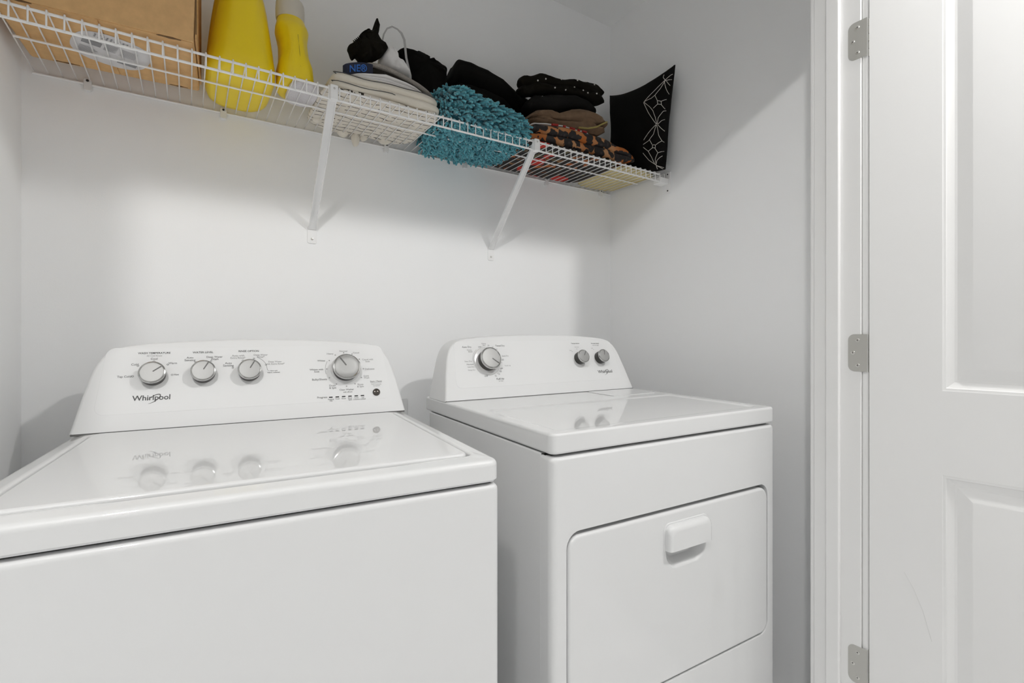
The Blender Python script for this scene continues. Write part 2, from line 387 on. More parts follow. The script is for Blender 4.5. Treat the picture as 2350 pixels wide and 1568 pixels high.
# hinges: the jamb leaf shows on the rebate of the jamb, barrel at the corner
def hinge_loop(c):
    y0, y1, h, r = 0.5165, 0.5565, 0.089, 0.014; P = []
    P += [(y0, -h / 2), (y0, h / 2)]
    for i in range(7):
        a = math.radians(90 - 90 * i / 6); P.append((y1 - r + r * math.cos(a), h / 2 - r + r * math.sin(a)))
    for i in range(7):
        a = math.radians(-90 * i / 6); P.append((y1 - r + r * math.cos(a), -h / 2 + r + r * math.sin(a)))
    return [(c, y, z) for y, z in P]
hme = loops_mesh('hinge_leaf', [hinge_loop(XJ + 0.0005), hinge_loop(XJ - 0.0012)])
bpy.context.view_layer.update()
for hz in (1.8225, 1.0765, 0.3315):
    h = link('hinge', hme, M['nickel'], d1); h.matrix_parent_inverse = (Matrix.Translation(d1.location) @ Matrix.Rotation(DA, 4, 'Z')).inverted(); h.location = (0, 0, hz)
    V, F = [], []
    for k in range(5):
        tube_vf(V, F, [(XJ + 0.0112, 0.5172, -0.0445 + k * 0.0178), (XJ + 0.0112, 0.5172, -0.0445 + k * 0.0178 + 0.0170)], 0.0045, 10)
    link('barrel', mesh('barrel', V, F), M['nickel'], h, 40)
    for sy, sz in ((0.536, 0.030), (0.5462, 0.0), (0.536, -0.030)):
        s = lathe('screw', [(0.0001, -0.001), (0.0046, -0.001), (0.0046, 0.0004), (0.0038, 0.0009), (0.0001, 0.0011)], M['screw'], h, 16)
        s.rotation_euler = (0, -math.pi / 2, 0); s.location = (XJ - 0.0012, sy, sz)
        V, F = [], []
        box_vf(V, F, -0.0022, 0.0022, -0.0006, 0.0006, 0.0010, 0.0013); box_vf(V, F, -0.0006, 0.0006, -0.0022, 0.0022, 0.0010, 0.00131)
        me = mesh('slot', V, F)
        q = link('screw_slot', me, M['slot'], h); q.rotation_euler = (0.5, -math.pi / 2, 0); q.location = (XJ - 0.0012, sy, sz)

# outlet plate on the back wall
pe = empty('wall_plate', (0.60, YB, 0.86)); tag(pe, 'pale supply plate on the back wall in shade between washer and dryer', 'wall plate')
rbox('plate', -0.10, 0.022, -0.06, 0.045, -0.008, 0.0, r=0.003, rc=0.006, axis='y', m=M['plastic'], parent=pe)
# ------------------------------------------------------------------ hall ceiling lamps (the light of the place)
def lamp(x, y, label, power):
    e_ = empty('ceiling_lamp', (x, y, ZC)); tag(e_, label, 'ceiling lamp', 'hall ceiling lamps')
    lathe('base', [(0.001, 0.0), (0.085, 0.0), (0.085, -0.012), (0.080, -0.016), (0.001, -0.016)], M['lampw'], e_, 40)
    lathe('diffuser', [(0.001, -0.0165), (0.049, -0.0165), (0.050, -0.024), (0.046, -0.036), (0.036, -0.047), (0.020, -0.054), (0.001, -0.056)], emit('lamp_glass', (1.0, 0.985, 0.965), power), e_, 40)
lamp(*LAMP_A, 'round ceiling lamp in the hall ahead of the open door leaf', LAMP_POWER)
lamp(*LAMP_B, 'round ceiling lamp in the hall on the washer side', LAMP_POWER)
# ------------------------------------------------------------------ appliances
TL = 0.4; CN = math.sqrt(1 + TL * TL); CA = math.atan2(1, TL)     # console faces lean back
def on_face(o, x, s, nn, ly, z):
    """place an object whose local z is the outward normal of the console face"""
    o.rotation_euler = (CA, 0, 0)
    o.location = (x, ly + s * TL / CN - nn / CN, z + s / CN + nn * TL / CN)
def console(parent, wd, ly, zb, rear, topc):
    """outline in face coordinates: straight sides, round shoulders, arched top"""
    half = wd / 2; pts = []
    R = []                                       # right half from the base to the top centre
    R += [(half, 0.0), (half - 0.0065, 0.035), (half - 0.0135, 0.075), (half - 0.020, 0.105), (half - 0.0255, 0.130), (half - 0.0345, 0.155), (half - 0.0475, 0.1745), (half - 0.066, 0.1875), (half - 0.090, 0.195), (half - 0.135, 0.2005), (half - 0.20, topc - 0.0045), (half - 0.28, topc - 0.0006), (0.0, topc)]
    # smooth with Catmull-Rom
    S = []
    for i in range(len(R) - 1):
        p0, p1, p2, p3 = R[max(i - 1, 0)], R[i], R[i + 1], R[min(i + 2, len(R) - 1)]
        if i + 2 > len(R) - 1: p3 = (-R[-2][0], R[-2][1])
        for k in range(4):
            t = k / 4
            S.append(tuple(0.5 * (2 * p1[c] + (p2[c] - p0[c]) * t + (2 * p0[c] - 5 * p1[c] + 4 * p2[c] - p3[c]) * t * t + (3 * p1[c] - p0[c] - 3 * p2[c] + p3[c]) * t ** 3) for c in (0, 1)))
    S[0] = R[0]
    out = S + [(0.0, topc)] + [(-x, s) for x, s in reversed(S)]
    out = [(x + half, s) for x, s in out]
    N = len(out)
    def inset(d):
        L = []
        for i in range(N):
            a = Vector(out[max(i - 1, 0)]); c = Vector(out[min(i + 1, N - 1)]); t = (c - a).normalized(); nn = Vector((-t.y, t.x))
            p = Vector(out[i]) + nn * d
            if i in (0, N - 1): p.y = 0
            L.append((p.x, p.y))
        return L
    def f3(x, s, n): return (x, ly + s * TL / CN - n / CN, zb + s / CN + n * TL / CN)
    L = []; r = 0.007
    for i in range(5):
        t = math.pi / 2 * i / 4
        L.append([f3(x, s, r * math.sin(math.pi / 2 - t) - r) for x, s in inset(r * (1 - math.cos(math.pi / 2 - t)))])
    L = [[f3(x, s, -r + r * math.cos(math.pi / 2 * i / 4)) for x, s in inset(r * (1 - math.sin(math.pi / 2 * i / 4)))] for i in range(5)]
    last = L[-1]
    def back(p, k):
        # sides recede to the rear plane; a little round over at the rear
        return (p[0], p[1] + (rear - p[1]) * k, p[2])
    L += [[back(p, 0.5) for p in last], [back(p, 0.93) for p in last], [((p[0] - half) * 0.985 + half, rear, zb + (p[2] - zb) * 0.985) for p in last]]
    o = link('console', loops_mesh('console', L), M['plastic'], parent, 35, True)
    return o, f3
def overlay(parent, x0, x1, s0, s1, f3):
    # thin glossy overlay plate inside the console face, sides following the slant
    L = []
    for ins, n in ((0, -0.0002), (0, 0.0002), (0.0006, 0.0005)):
        P = []
        for x, s in rrect(x0 + ins, x1 - ins, s0 + ins, s1 - ins, 0.018, 6):
            k = (s - s0) / (s1 - s0); c = (x0 + x1) / 2; P.append(f3(c + (x - c) * (1 - 0.042 * k), s, n))
        L.append(P)
    return link('control_overlay', loops_mesh('control_overlay', L), M['panel'], parent, 30, True)
def knob(parent, x, s, ly, zb, R, h, ang, bezel=0.0, label=None):
    k = lathe('knob', [(0.001, 0), (R * 0.93, 0), (R * 0.95, h * 0.25), (R * 0.95, h * 0.80), (0.001, h * 0.80)], M['knobdark'], parent, 40)
    on_face(k, x, s, 0.0002, ly, zb)
    lathe('ring', [(R * 0.80, h * 0.78), (R * 0.975, h * 0.78), (R, h * 0.83), (R, h * 0.90), (R * 0.975, h * 0.96), (R * 0.90, h * 0.99), (R * 0.86, h * 0.95), (R * 0.80, h * 0.90)], M['chrome'], k, 48)
    lathe('cap', [(0.001, h * 0.60), (R * 0.865, h * 0.60), (R * 0.865, h * 0.95), (R * 0.84, h * 0.972), (R * 0.5, h * 0.995), (0.001, h * 1.0)], M['silver'], k, 48)
    V, F = [], []
    c, q = math.cos(math.radians(ang)), math.sin(math.radians(ang)); w = R * 0.05
    L = [[(a * c - b * q, a * q + b * c, z) for a, b in rrect(R * 0.08, R * 0.84, -w, w, w * 0.9, 3)] for z in (h * 0.97, h * 1.0 + 0.0003)]
    link('pointer', loops_mesh('pointer', L), M['pointer'], k)
    if bezel:
        lathe('bezel', [(R * 0.9, 0.0), (bezel, 0.0), (bezel, 0.0015), (bezel - 0.002, 0.0045), (R * 1.02, 0.0055), (R * 0.9, 0.0055)], M['bezel'], k, 48)
    return k
def words(parent, items, m, ly, zb, name='lettering'):
    if m is M['ink']:
        for it in items:
            o = link('heading', text_me([it]), m, parent); on_face(o, 0, 0, 0.0009, ly, zb)
        return
    o = link(name, text_me(items), m, parent); on_face(o, 0, 0, 0.0009, ly, zb); o['kind'] = 'stuff'; return o
def marks(parent, lines, w, m, ly, zb, name='marking'):
    o = link(name, strip_me(lines, w), m, parent); on_face(o, 0, 0, 0.0008, ly, zb); o['kind'] = 'stuff'; return o
def logo(parent, x, s, w, ly, zb):
    # wordmark with the tilted ring swept round its middle
    o = link('logo', text_me([('Whirlpool', x, s, w)]), M['ink'], parent); on_face(o, 0, 0, 0.0009, ly, zb)
    cx, cy = x + 0.055 * w, s - 0.035 * w; a, b, rot = 0.215 * w, 0.085 * w, math.radians(38); V, F = [], []; ring = []
    for i in range(41):
        t = math.radians(-155 + 295 * i / 40); px, py = a * math.cos(t), b * math.sin(t)
        ring.append((cx + px * math.cos(rot) - py * math.sin(rot), cy + px * math.sin(rot) + py * math.cos(rot)))
    for i in range(40):
        pass
    wid = [0.004 * w + 0.020 * w * math.sin(math.pi * i / 40) for i in range(41)]; b0 = 0
    for i in range(41):
        p = Vector((*ring[i], 0)); t = (Vector((*ring[min(i + 1, 40)], 0)) - Vector((*ring[max(i - 1, 0)], 0))).normalized(); nn = Vector((-t.y, t.x, 0)) * wid[i] / 2
        V += [p + nn, p - nn]
    for i in range(40): F.append((2 * i, 2 * i + 1, 2 * i + 3, 2 * i + 2))
    q = link('logo_ring', mesh('logo_ring', V, F), M['ink'], o); q.location = (0, 0, 0.0002)

# ---- washer
WW, WR = 0.699, -0.0853
WZ = 1.12 - 0.2069
wo = empty('washing_machine', (0.4407 - WW * math.cos(WR), 0.7113 - WW * math.sin(WR), 0), WR)
tag(wo, 'white top-loading washing machine with four console knobs, left of the dryer', 'washing machine')
rbox('cabinet', 0.0, WW, 0.002, 0.675, 0.02, 0.8675, r=0.010, rc=0.012, m=M['enamel'], parent=wo, k=6)
boxes('gap_shade_block', [(0.012, WW - 0.012, 0.014, 0.66, 0.86, 0.875)], M['gap'], wo).name = 'gap_shade'  # dark block, paints the shade in the gap under the top panel
def washer_top():
    x0, x1, y0, y1, z0, z1 = 0.0, WW, 0.0, 0.70, 0.8718, WZ
    L = []; k = 8; r = 0.011
    def out(ins, z): return [(x, y, z) for x, y in rrect(x0 + ins, x1 - ins, y0 + ins, y1 - ins, max(0.018 - ins, 0.002), k)]
    # subdivide the front side so that the finger scoop can bend it
    def dens(P):
        # P: rrect loop; the front run lies between corner 3 (left front) and corner 4 (right front)
        n = k + 1; a = P[3 * n - 1]; b = P[3 * n]; mid = [tuple(a[c] + (b[c] - a[c]) * i / 24 for c in range(3)) for i in range(1, 24)]
        return P[:3 * n] + mid + P[3 * n:]
    L.append(dens(out(0.004, z0))); L.append(dens(out(0.0, z0 + 0.004)))
    for i in range(6):
        t = math.pi / 2 * i / 5; L.append(dens(out(r * (1 - math.cos(t)), z1 - 0.0035 - r * (1 - math.sin(t)))))
    def hole(ins, z, deep=1.0):
        P = dens([(x, y, z) for x, y in rrect(0.0365 + ins, WW - 0.0365 - ins, 0.031 + ins, 0.562 - ins, max(0.020 - ins, 0.002), k)])
        Q = []
        for x, y, zz in P:
            if y < 0.05:
                u = (x - 0.36) / 0.16; bmp = math.exp(-(u ** 4)); y -= 0.0135 * bmp * deep; zz -= 0.0145 * bmp * deep
            Q.append((x, y, zz))
        return Q
    L.append(hole(-0.009, z1, 0.0)); L.append(hole(-0.004, z1 + 0.0002, 0.45)); L.append(hole(-0.001, z1 - 0.0012, 0.8)); L.append(hole(0.001, z1 - 0.004, 1.0)); L.append(hole(0.0015, z1 - 0.017, 1.0))
    L.append(hole(0.03, z1 - 0.018, 0.0))
    return loops_mesh('top_panel', L)
link('top_panel', washer_top(), M['enamel'], wo, 40, True)
lid = rbox('lid', 0.042, WW - 0.042, 0.037, 0.557, WZ - 0.012, WZ + 0.0030, r=0.006, rc=0.016, m=M['enamel'], parent=wo, k=8, st=5)
boxes('console_seam', [(0.003, WW - 0.003, 0.5672, 0.69, WZ - 0.002, WZ + 0.0026)], M['pointer'], wo)
cons, f3 = console(wo, WW, 0.567, WZ + 0.0024, 0.700, 0.2095)
overlay(wo, 0.036, WW - 0.036, 0.036, 0.188, f3)
LY, ZB = 0.567, WZ + 0.0024
for kx, ks, R, h, a, bz in ((0.1358, 0.1212, 0.0254, 0.025, 38, 0), (0.2318, 0.1223, 0.0252, 0.025, 62, 0), (0.3266, 0.1225, 0.0254, 0.025, 62, 0), (0.5500, 0.1212, 0.0345, 0.027, 123, 0.0375)):
    knob(wo, kx, ks, LY, ZB, R, h, a, bz)
bt = lathe('start_button', [(0.001, 0), (0.0098, 0), (0.0098, 0.0015), (0.0088, 0.0035), (0.006, 0.005), (0.001, 0.0056)], M['button'], wo, 24); on_face(bt, 0.6253, 0.0544, 0.0005, LY, ZB)
words(wo, [('WASH TEMPERATURE', 0.1351, 0.1743, 0.0606), ('WATER LEVEL', 0.2293, 0.1743, 0.0415), ('RINSE OPTION', 0.3249, 0.1758, 0.0437)], M['ink'], LY, ZB)
words(wo, [('All Cold Rinses', 0.1355, 0.1678, 0.029), ('Deep Water', 0.3512, 0.1657, 0.031), ('Rinse*', 0.3511, 0.1601, 0.0163), ('Deep Water', 0.3829, 0.147, 0.0305), ('with Extra Rinse*', 0.3828, 0.1412, 0.043), ('Auto with', 0.3021, 0.1646, 0.0266), ('Extra Rinse*', 0.3017, 0.1588, 0.0317)], M['ink3'], LY, ZB)
words(wo, [('Cool', 0.1352, 0.1605, 0.0125), ('Cold', 0.1008, 0.1478, 0.013), ('Warm', 0.1707, 0.1491, 0.0165), ('Tap Cold', 0.0835, 0.1202, 0.025), ('Hot', 0.1788, 0.1213, 0.0095),
           ('Auto', 0.2037, 0.1616, 0.0136), ('Sensing', 0.2039, 0.1555, 0.0215), ('Deep Water', 0.2531, 0.1624, 0.033), ('Wash', 0.2532, 0.1567, 0.0157),
           ('Auto', 0.2817, 0.1458, 0.0143), ('Sensing', 0.2817, 0.1398, 0.022), ('Now with', 0.3797, 0.1235, 0.016), ('Fabric softener', 0.3796, 0.1190, 0.028)], M['ink2'], LY, ZB)
words(wo, [('Heavy', 0.5141, 0.1653, 0.0165), ('Normal', 0.5479, 0.1721, 0.0198), ('Casual', 0.5804, 0.167, 0.016), ('Casual with', 0.6097, 0.147, 0.029), ('Soak', 0.6092, 0.1414, 0.012), ('Delicates', 0.6131, 0.1198, 0.025),
           ('Quick', 0.6025, 0.1006, 0.0145), ('Wash', 0.6028, 0.0952, 0.014), ('Rinse', 0.5857, 0.0778, 0.0145), ('& Spin', 0.5853, 0.072, 0.017), ('Hold 3 seconds', 0.627, 0.0765, 0.026), ('to Cancel', 0.627, 0.0722, 0.017)], M['ink3'], LY, ZB)
words(wo, [('Clean Washer', 0.5499, 0.0655, 0.036), ('with affresh', 0.5520, 0.0590, 0.023), ('Drain', 0.5155, 0.0780, 0.0155), ('& Spin', 0.5157, 0.0718, 0.017), ('Bulky/Sheets', 0.4850, 0.0959, 0.036), ('Whites with', 0.4785, 0.1227, 0.033), ('Soak', 0.4794, 0.117, 0.013), ('Whites', 0.491, 0.1465, 0.019),
           ('Start / Pause', 0.6268, 0.0845, 0.031), ('Progress', 0.4892, 0.0482, 0.024),
           ('Sensing', 0.5096, 0.0422, 0.0145), ('Fill', 0.5096, 0.0380, 0.006), ('Wash', 0.5254, 0.0422, 0.0105), ('Rinse', 0.5411, 0.0420, 0.0102), ('Final', 0.5566, 0.0424, 0.0095), ('Spin', 0.5566, 0.0382, 0.0088), ('Cycle', 0.5725, 0.0424, 0.0105), ('Complete', 0.5725, 0.0382, 0.0162), ('Lid', 0.5890, 0.0424, 0.0062), ('Locked', 0.5890, 0.0382, 0.0132)], M['ink2'], LY, ZB)
for i in range(6):
    l = rbox('indicator', -0.0045, 0.0045, -0.0015, 0.0015, -0.0002, 0.0004, r=0.0003, rc=0.0008, k=3, st=2, m=M['led'], parent=wo); on_face(l, 0.5096 + i * 0.01576, 0.0474, 0.0007, LY, ZB)
def dot(x, s, r=0.0017): return arc(x, s, r, 0, 360, 12)
marks(wo, [dot(0.1065, 0.1447), dot(0.1352, 0.1545), dot(0.1615, 0.1462), dot(0.0985, 0.1205), dot(0.1705, 0.1213), dot(0.2150, 0.1500), dot(0.2460, 0.1528), dot(0.2910, 0.1338), dot(0.3120, 0.1520), dot(0.3360, 0.1563), dot(0.3625, 0.1395)], 0.0009, M['ink2'], LY, ZB)
marks(wo, [arc(0.3266, 0.1225, 0.0405, 66, 24, 10), [(0.3635, 0.1385), (0.3655, 0.1255), (0.3700, 0.1235)], arc(0.55, 0.1212, 0.050, 152, 193, 10), arc(0.55, 0.1212, 0.0425, 40, 22, 5), [(0.6120, 0.0808), (0.6415, 0.0808)]], 0.0007, M['ink2'], LY, ZB)
marks(wo, [dot(0.55 + 0.0465 * math.cos(math.radians(a)), 0.1212 + 0.0465 * math.sin(math.radians(a)), 0.0012) for a in (92, 65, 36, 0, -32, -62, -90, -122, -152, 177, 147, 120)], 0.0009, M['ink2'], LY, ZB)
logo(wo, 0.1350, 0.0692, 0.0687, LY, ZB)

# ---- dryer
DW_, DR = 0.737, -0.0475
DZ = 1.12 - 0.1955
do = empty('clothes_dryer', (0.5928, 0.7658, 0), DR)
tag(do, 'white clothes dryer with drop-down front door, right of the washer', 'clothes dryer')
rbox('cabinet', 0.003, DW_ - 0.003, 0.0405, 0.672, 0.02, 0.8795, r=0.004, rc=0.006, m=M['enamel'], parent=do)
boxes('gap_shade', [(0.012, DW_ - 0.012, 0.02, 0.655, 0.87, 0.886), (0.0045, DW_ - 0.0045, 0.030, 0.044, 0.03, 0.8785)], M['gap'], do)  # dark strips stand in for the shade inside the top gap and front seam
# front panel with the door opening
def rr3(x0, x1, z0, z1, r, y, k=7): return [(x, y, z) for x, z in rrect(x0, x1, z0, z1, r, k)]
L = [rr3(0.0, DW_, 0.02, 0.8775, 0.006, 0.039)]
for i in range(6):
    t = math.pi / 2 * i / 5; q = 0.016 * (1 - math.sin(t))
    L.append(rr3(0.016 - 0.016 * math.cos(math.pi / 2 - t) * 0 - 0.016 + 0.016 * (1 - math.cos(t)), DW_ - 0.016 * (1 - math.cos(t)), 0.02 + 0.006 * (1 - math.cos(t)), 0.8775 - 0.008 * (1 - math.cos(t)), 0.010, q + 0.0))
HX0, HX1, HZ0, HZ1 = 0.0365, 0.7035, 0.3250, 0.7225
L += [rr3(HX0 - 0.0025, HX1 + 0.0025, HZ0 - 0.0025, HZ1 + 0.0025, 0.034, 0.0), rr3(HX0 - 0.0006, HX1 + 0.0006, HZ0 - 0.0006, HZ1 + 0.0006, 0.033, 0.0008), rr3(HX0, HX1, HZ0, HZ1, 0.032, 0.003), rr3(HX0, HX1, HZ0, HZ1, 0.032, 0.030), rr3(HX0 + 0.05, HX1 - 0.05, HZ0 + 0.05, HZ1 - 0.05, 0.02, 0.031)]
link('front_panel', loops_mesh('front_panel', L), M['enamel'], do, 40, True)
# door with the hand scoop
EX0, EX1, EZ0, EZ1 = HX0 + 0.0035, HX1 - 0.0035, HZ0 + 0.004, HZ1 - 0.0085
k = 7
L = [rr3(EX0, EX1, EZ0, EZ1, 0.029, 0.028), rr3(EX0, EX1, EZ0, EZ1, 0.029, 0.007)]
for i in range(1, 6):
    t = math.pi / 2 * i / 5; a = 0.007 * (1 - math.cos(t)); L.append(rr3(EX0 + a, EX1 - a, EZ0 + a, EZ1 - a, 0.029 - a, 0.007 - 0.007 * math.sin(t) - 0.0012))
def scoop(ins, y, r):
    P = []
    for x, z in rrect(0.313 + ins, 0.454 - ins, 0.583 + ins, 0.672, r, k):
        w = (0.665 - z) / 0.082; c = 0.3835
        P.append((c + (x - c) * (1 - 0.14 * max(0, w) ** 2), y, z))
    return P
L += [scoop(-0.003, -0.0012, 0.034), scoop(0.0, -0.0004, 0.032), scoop(0.002, 0.0016, 0.031), scoop(0.016, 0.020, 0.026), scoop(0.019, 0.022, 0.024), scoop(0.03, 0.0235, 0.012)]
dd = link('door', loops_mesh('dryer_door', L), M['enamel'], do, 40, True)
L = []
for i in range(7):
    t = math.pi / 2 * i / 6; a = 0.010 * (1 - math.cos(t)); L.append([(x, -0.009 - 0.011 * math.sin(t), max(z, 0.6300)) for x, z in rrect(0.3105 + a, 0.4555 - a, 0.600, 0.6862 - 1.35 * a, 0.017, k)])
L = [[(x, 0.004, z) for x, _, z in L[0]]] + L
hd = link('handle', loops_mesh('handle', L), M['enamel'], dd, 40, True)
link('handle_plate', loops_mesh('handle_plate', [[(x, y, z) for x, z in ((x, max(z, 0.6285)) for x, z in rrect(0.3065 + a, 0.4590 - a, 0.595, 0.6898 - a, 0.019, k))] for a, y in ((0, 0.002), (0, -0.0022), (0.0012, -0.0036))]), M['enamel'], dd, 40, True)
# top with a shallow sunk field and the lint screen cover
L = rbox_loops(0.0, DW_, 0.0, 0.70, 0.8824, DZ, r=0.006, rc=0.016, k=7, st=5)
def fld(ins, z): return [(x, y, z) for x, y in rrect(0.030 + ins, DW_ - 0.030 - ins, 0.028 + ins, 0.345 - ins, 0.02, 7)]
L += [fld(0, DZ), fld(0.004, DZ - 0.0006), fld(0.010, DZ - 0.0026), fld(0.014, DZ - 0.0032)]
link('top_panel', loops_mesh('top_panel', L), M['enamel'], do, 40, True)
lc = rbox('lint_cover', 0.515, 0.70, 0.392, 0.524, DZ - 0.001, DZ + 0.0016, r=0.0012, rc=0.01, m=M['enamel'], parent=do)
for gx in (0.513,):
    boxes('lint_cover_seam', [(0.5128, 0.5138, 0.392, 0.526, DZ - 0.001, DZ + 0.0003)], M['pointer'], do)
LY, ZB = 0.5356, DZ + 0.0018
boxes('console_seam', [(0.003, DW_ - 0.003, 0.5358, 0.66, DZ - 0.002, DZ + 0.0020)], M['pointer'], do)
cons, f3 = console(do, DW_, LY, ZB, 0.672, 0.2095)
overlay(do, 0.042, DW_ - 0.042, 0.036, 0.186, f3)
knob(do, 0.1590, 0.1190, LY, ZB, 0.0352, 0.033, -38, 0.0465)
knob(do, 0.5226, 0.1180, LY, ZB, 0.0235, 0.030, 55); knob(do, 0.6136, 0.1181, LY, ZB, 0.0235, 0.030, 75)
words(do, [('Auto Dry', 0.0968, 0.1667, 0.032), ('OFF', 0.1415, 0.1660, 0.0105), ('Timed Dry', 0.2154, 0.1695, 0.034), ('OFF', 0.2056, 0.0926, 0.0105), ('OFF', 0.1466, 0.0700, 0.012), ('Fluff Air', 0.1946, 0.0590, 0.028), ('Temperature', 0.5201, 0.1746, 0.036), ('Wrinkle Shield', 0.6096, 0.1736, 0.037)], M['ink2'], LY, ZB)
words(do, [('Heavy', 0.1583, 0.1775, 0.016), ('Dry', 0.1585, 0.1722, 0.010), ('70', 0.1738, 0.1706, 0.006), ('60', 0.1880, 0.1652, 0.005), ('50', 0.2010, 0.1580, 0.005), ('Wrinkle', 0.1040, 0.1565, 0.017), ('Shield', 0.1065, 0.1510, 0.014), ('Extra Dry', 0.2277, 0.1345, 0.024), ('20', 0.2153, 0.1218, 0.008), ('Touch Up', 0.2294, 0.1017, 0.022), ('no heat', 0.1951, 0.0525, 0.016), ('30', 0.2010, 0.0830, 0.006), ('20', 0.1930, 0.0745, 0.006), ('10', 0.1800, 0.0690, 0.006)], M['ink3'], LY, ZB)
words(do, [('Very Dry', 0.0942, 0.1198, 0.026), ('Normal', 0.0985, 0.1099, 0.022), ('Less Dry', 0.1000, 0.1017, 0.022), ('Damp Dry', 0.1010, 0.0915, 0.024), ('Extra Low', 0.5236, 0.1611, 0.018), ('Low', 0.4927, 0.1489, 0.009), ('Off', 0.5905, 0.1551, 0.007), ('with end signal', 0.6100, 0.1666, 0.030)], M['ink3'], LY, ZB)
marks(do, [arc(0.159, 0.119, 0.0492, 128, 205, 16), arc(0.159, 0.119, 0.0492, 110, 98, 4)] + [arc(0.159 + 0.051 * math.cos(math.radians(a)), 0.119 + 0.051 * math.sin(math.radians(a)), 0.0008, 0, 360, 8) for a in (92, 76, 60, 45, 30, 10, -8, -42, -55, -68)] + [dot(0.5215, 0.1535, 0.001), dot(0.4985, 0.1445, 0.001), dot(0.5965, 0.1505, 0.001)], 0.0006, M['ink2'], LY, ZB)
logo(do, 0.6230, 0.0660, 0.066, LY, ZB)
# ------------------------------------------------------------------ wire shelf
SZ, SY = 1.7418, 1.2929                     # rail height, front rail depth
DK = 1.7484                                 # top of the deck wires
so = empty('wire_shelf', (0.6, YB, SZ)); tag(so, 'long white vinyl-coated wire shelf across the back wall', 'wire shelf')
def sp(o): o.location = (o.location[0] - 0.6, o.location[1] - YB, o.location[2] - SZ); return o
sp(tube('rail', [(-0.312, SY, SZ), (1.524, SY, SZ)], 0.0030, M['wire'], so, 8))
sp(tube('rail', [(-0.312, SY - 0.0008, 1.7145), (1.524, SY - 0.0008, 1.7145)], 0.0030, M['wire'], so, 8))
sp(tube('rail', [(-0.307, 1.4250, SZ - 0.0005), (1.548, 1.4250, SZ - 0.0005)], 0.0026, M['wire'], so, 8))
sp(tube('rail', [(-0.313, YB - 0.006, SZ), (1.567, YB - 0.006, SZ)], 0.0030, M['wire'], so, 8))
V, F = [], []
rw = 0.0016
tube_vf(V, F, [(0, YB - 0.004, DK - rw), (0, SY + 0.001, DK - rw), (0, SY - 0.0035, DK - rw - 0.0012), (0, SY - 0.0048, SZ - 0.001), (0, SY - 0.0048, 1.7125)], rw, 6)
wm = mesh('deck_wire', V, F); wm.materials.append(M['wire']); wm.shade_smooth()
wx = -0.3103
while wx < 1.555:
    o = link('deck_wire', wm, None, so); o.location = (wx - 0.6, -YB, -SZ); wx += 0.0262
for cx in (-0.212, 0.079, 0.547, 0.841, 1.213, 1.51):
    L = rbox_loops(-0.008, 0.008, -0.017, 0.013, -0.012, 0.0, r=0.002, rc=0.005, axis='y', k=3, st=2)
    c = link('wall_clip', loops_mesh('wall_clip', L), M['clip'], so, 40, True); c.location = (cx - 0.6, -0.0002, 0)
    s = lathe('clip_screw', [(0.0001, 0), (0.0032, 0), (0.0026, 0.0015), (0.0001, 0.0018)], M['slot'], c, 12); s.rotation_euler = (math.pi / 2, 0, 0); s.location = (0, -0.012, 0.007)
# end brackets on the side walls
for ex, sg in ((XR, -1), (XL, 1)):
    b = empty('end_bracket', (0, 0, 0)); b.parent = so; b.location = (ex - 0.6, -YB, -SZ)
    def xb(a, c): return (min(a * sg, c * sg), max(a * sg, c * sg))
    rbox('plate', *xb(0, 0.004), 1.2760, 1.3010, 1.674, 1.757, r=0.001, rc=0.002, m=M['wire'], parent=b)
    rbox('cup', *xb(0.003, 0.050 if sg < 0 else 0.020), 1.2835, 1.3215, 1.7085, 1.7300, r=0.0015, rc=0.003, m=M['wire'], parent=b)
    for z in (1.684, 1.748):
        s = lathe('screw', [(0.0001, 0), (0.003, 0), (0.0024, 0.0014), (0.0001, 0.0017)], M['slot'], b, 12); s.rotation_euler = (0, sg * math.pi / 2, 0); s.location = (sg * 0.004, 1.2885, z)
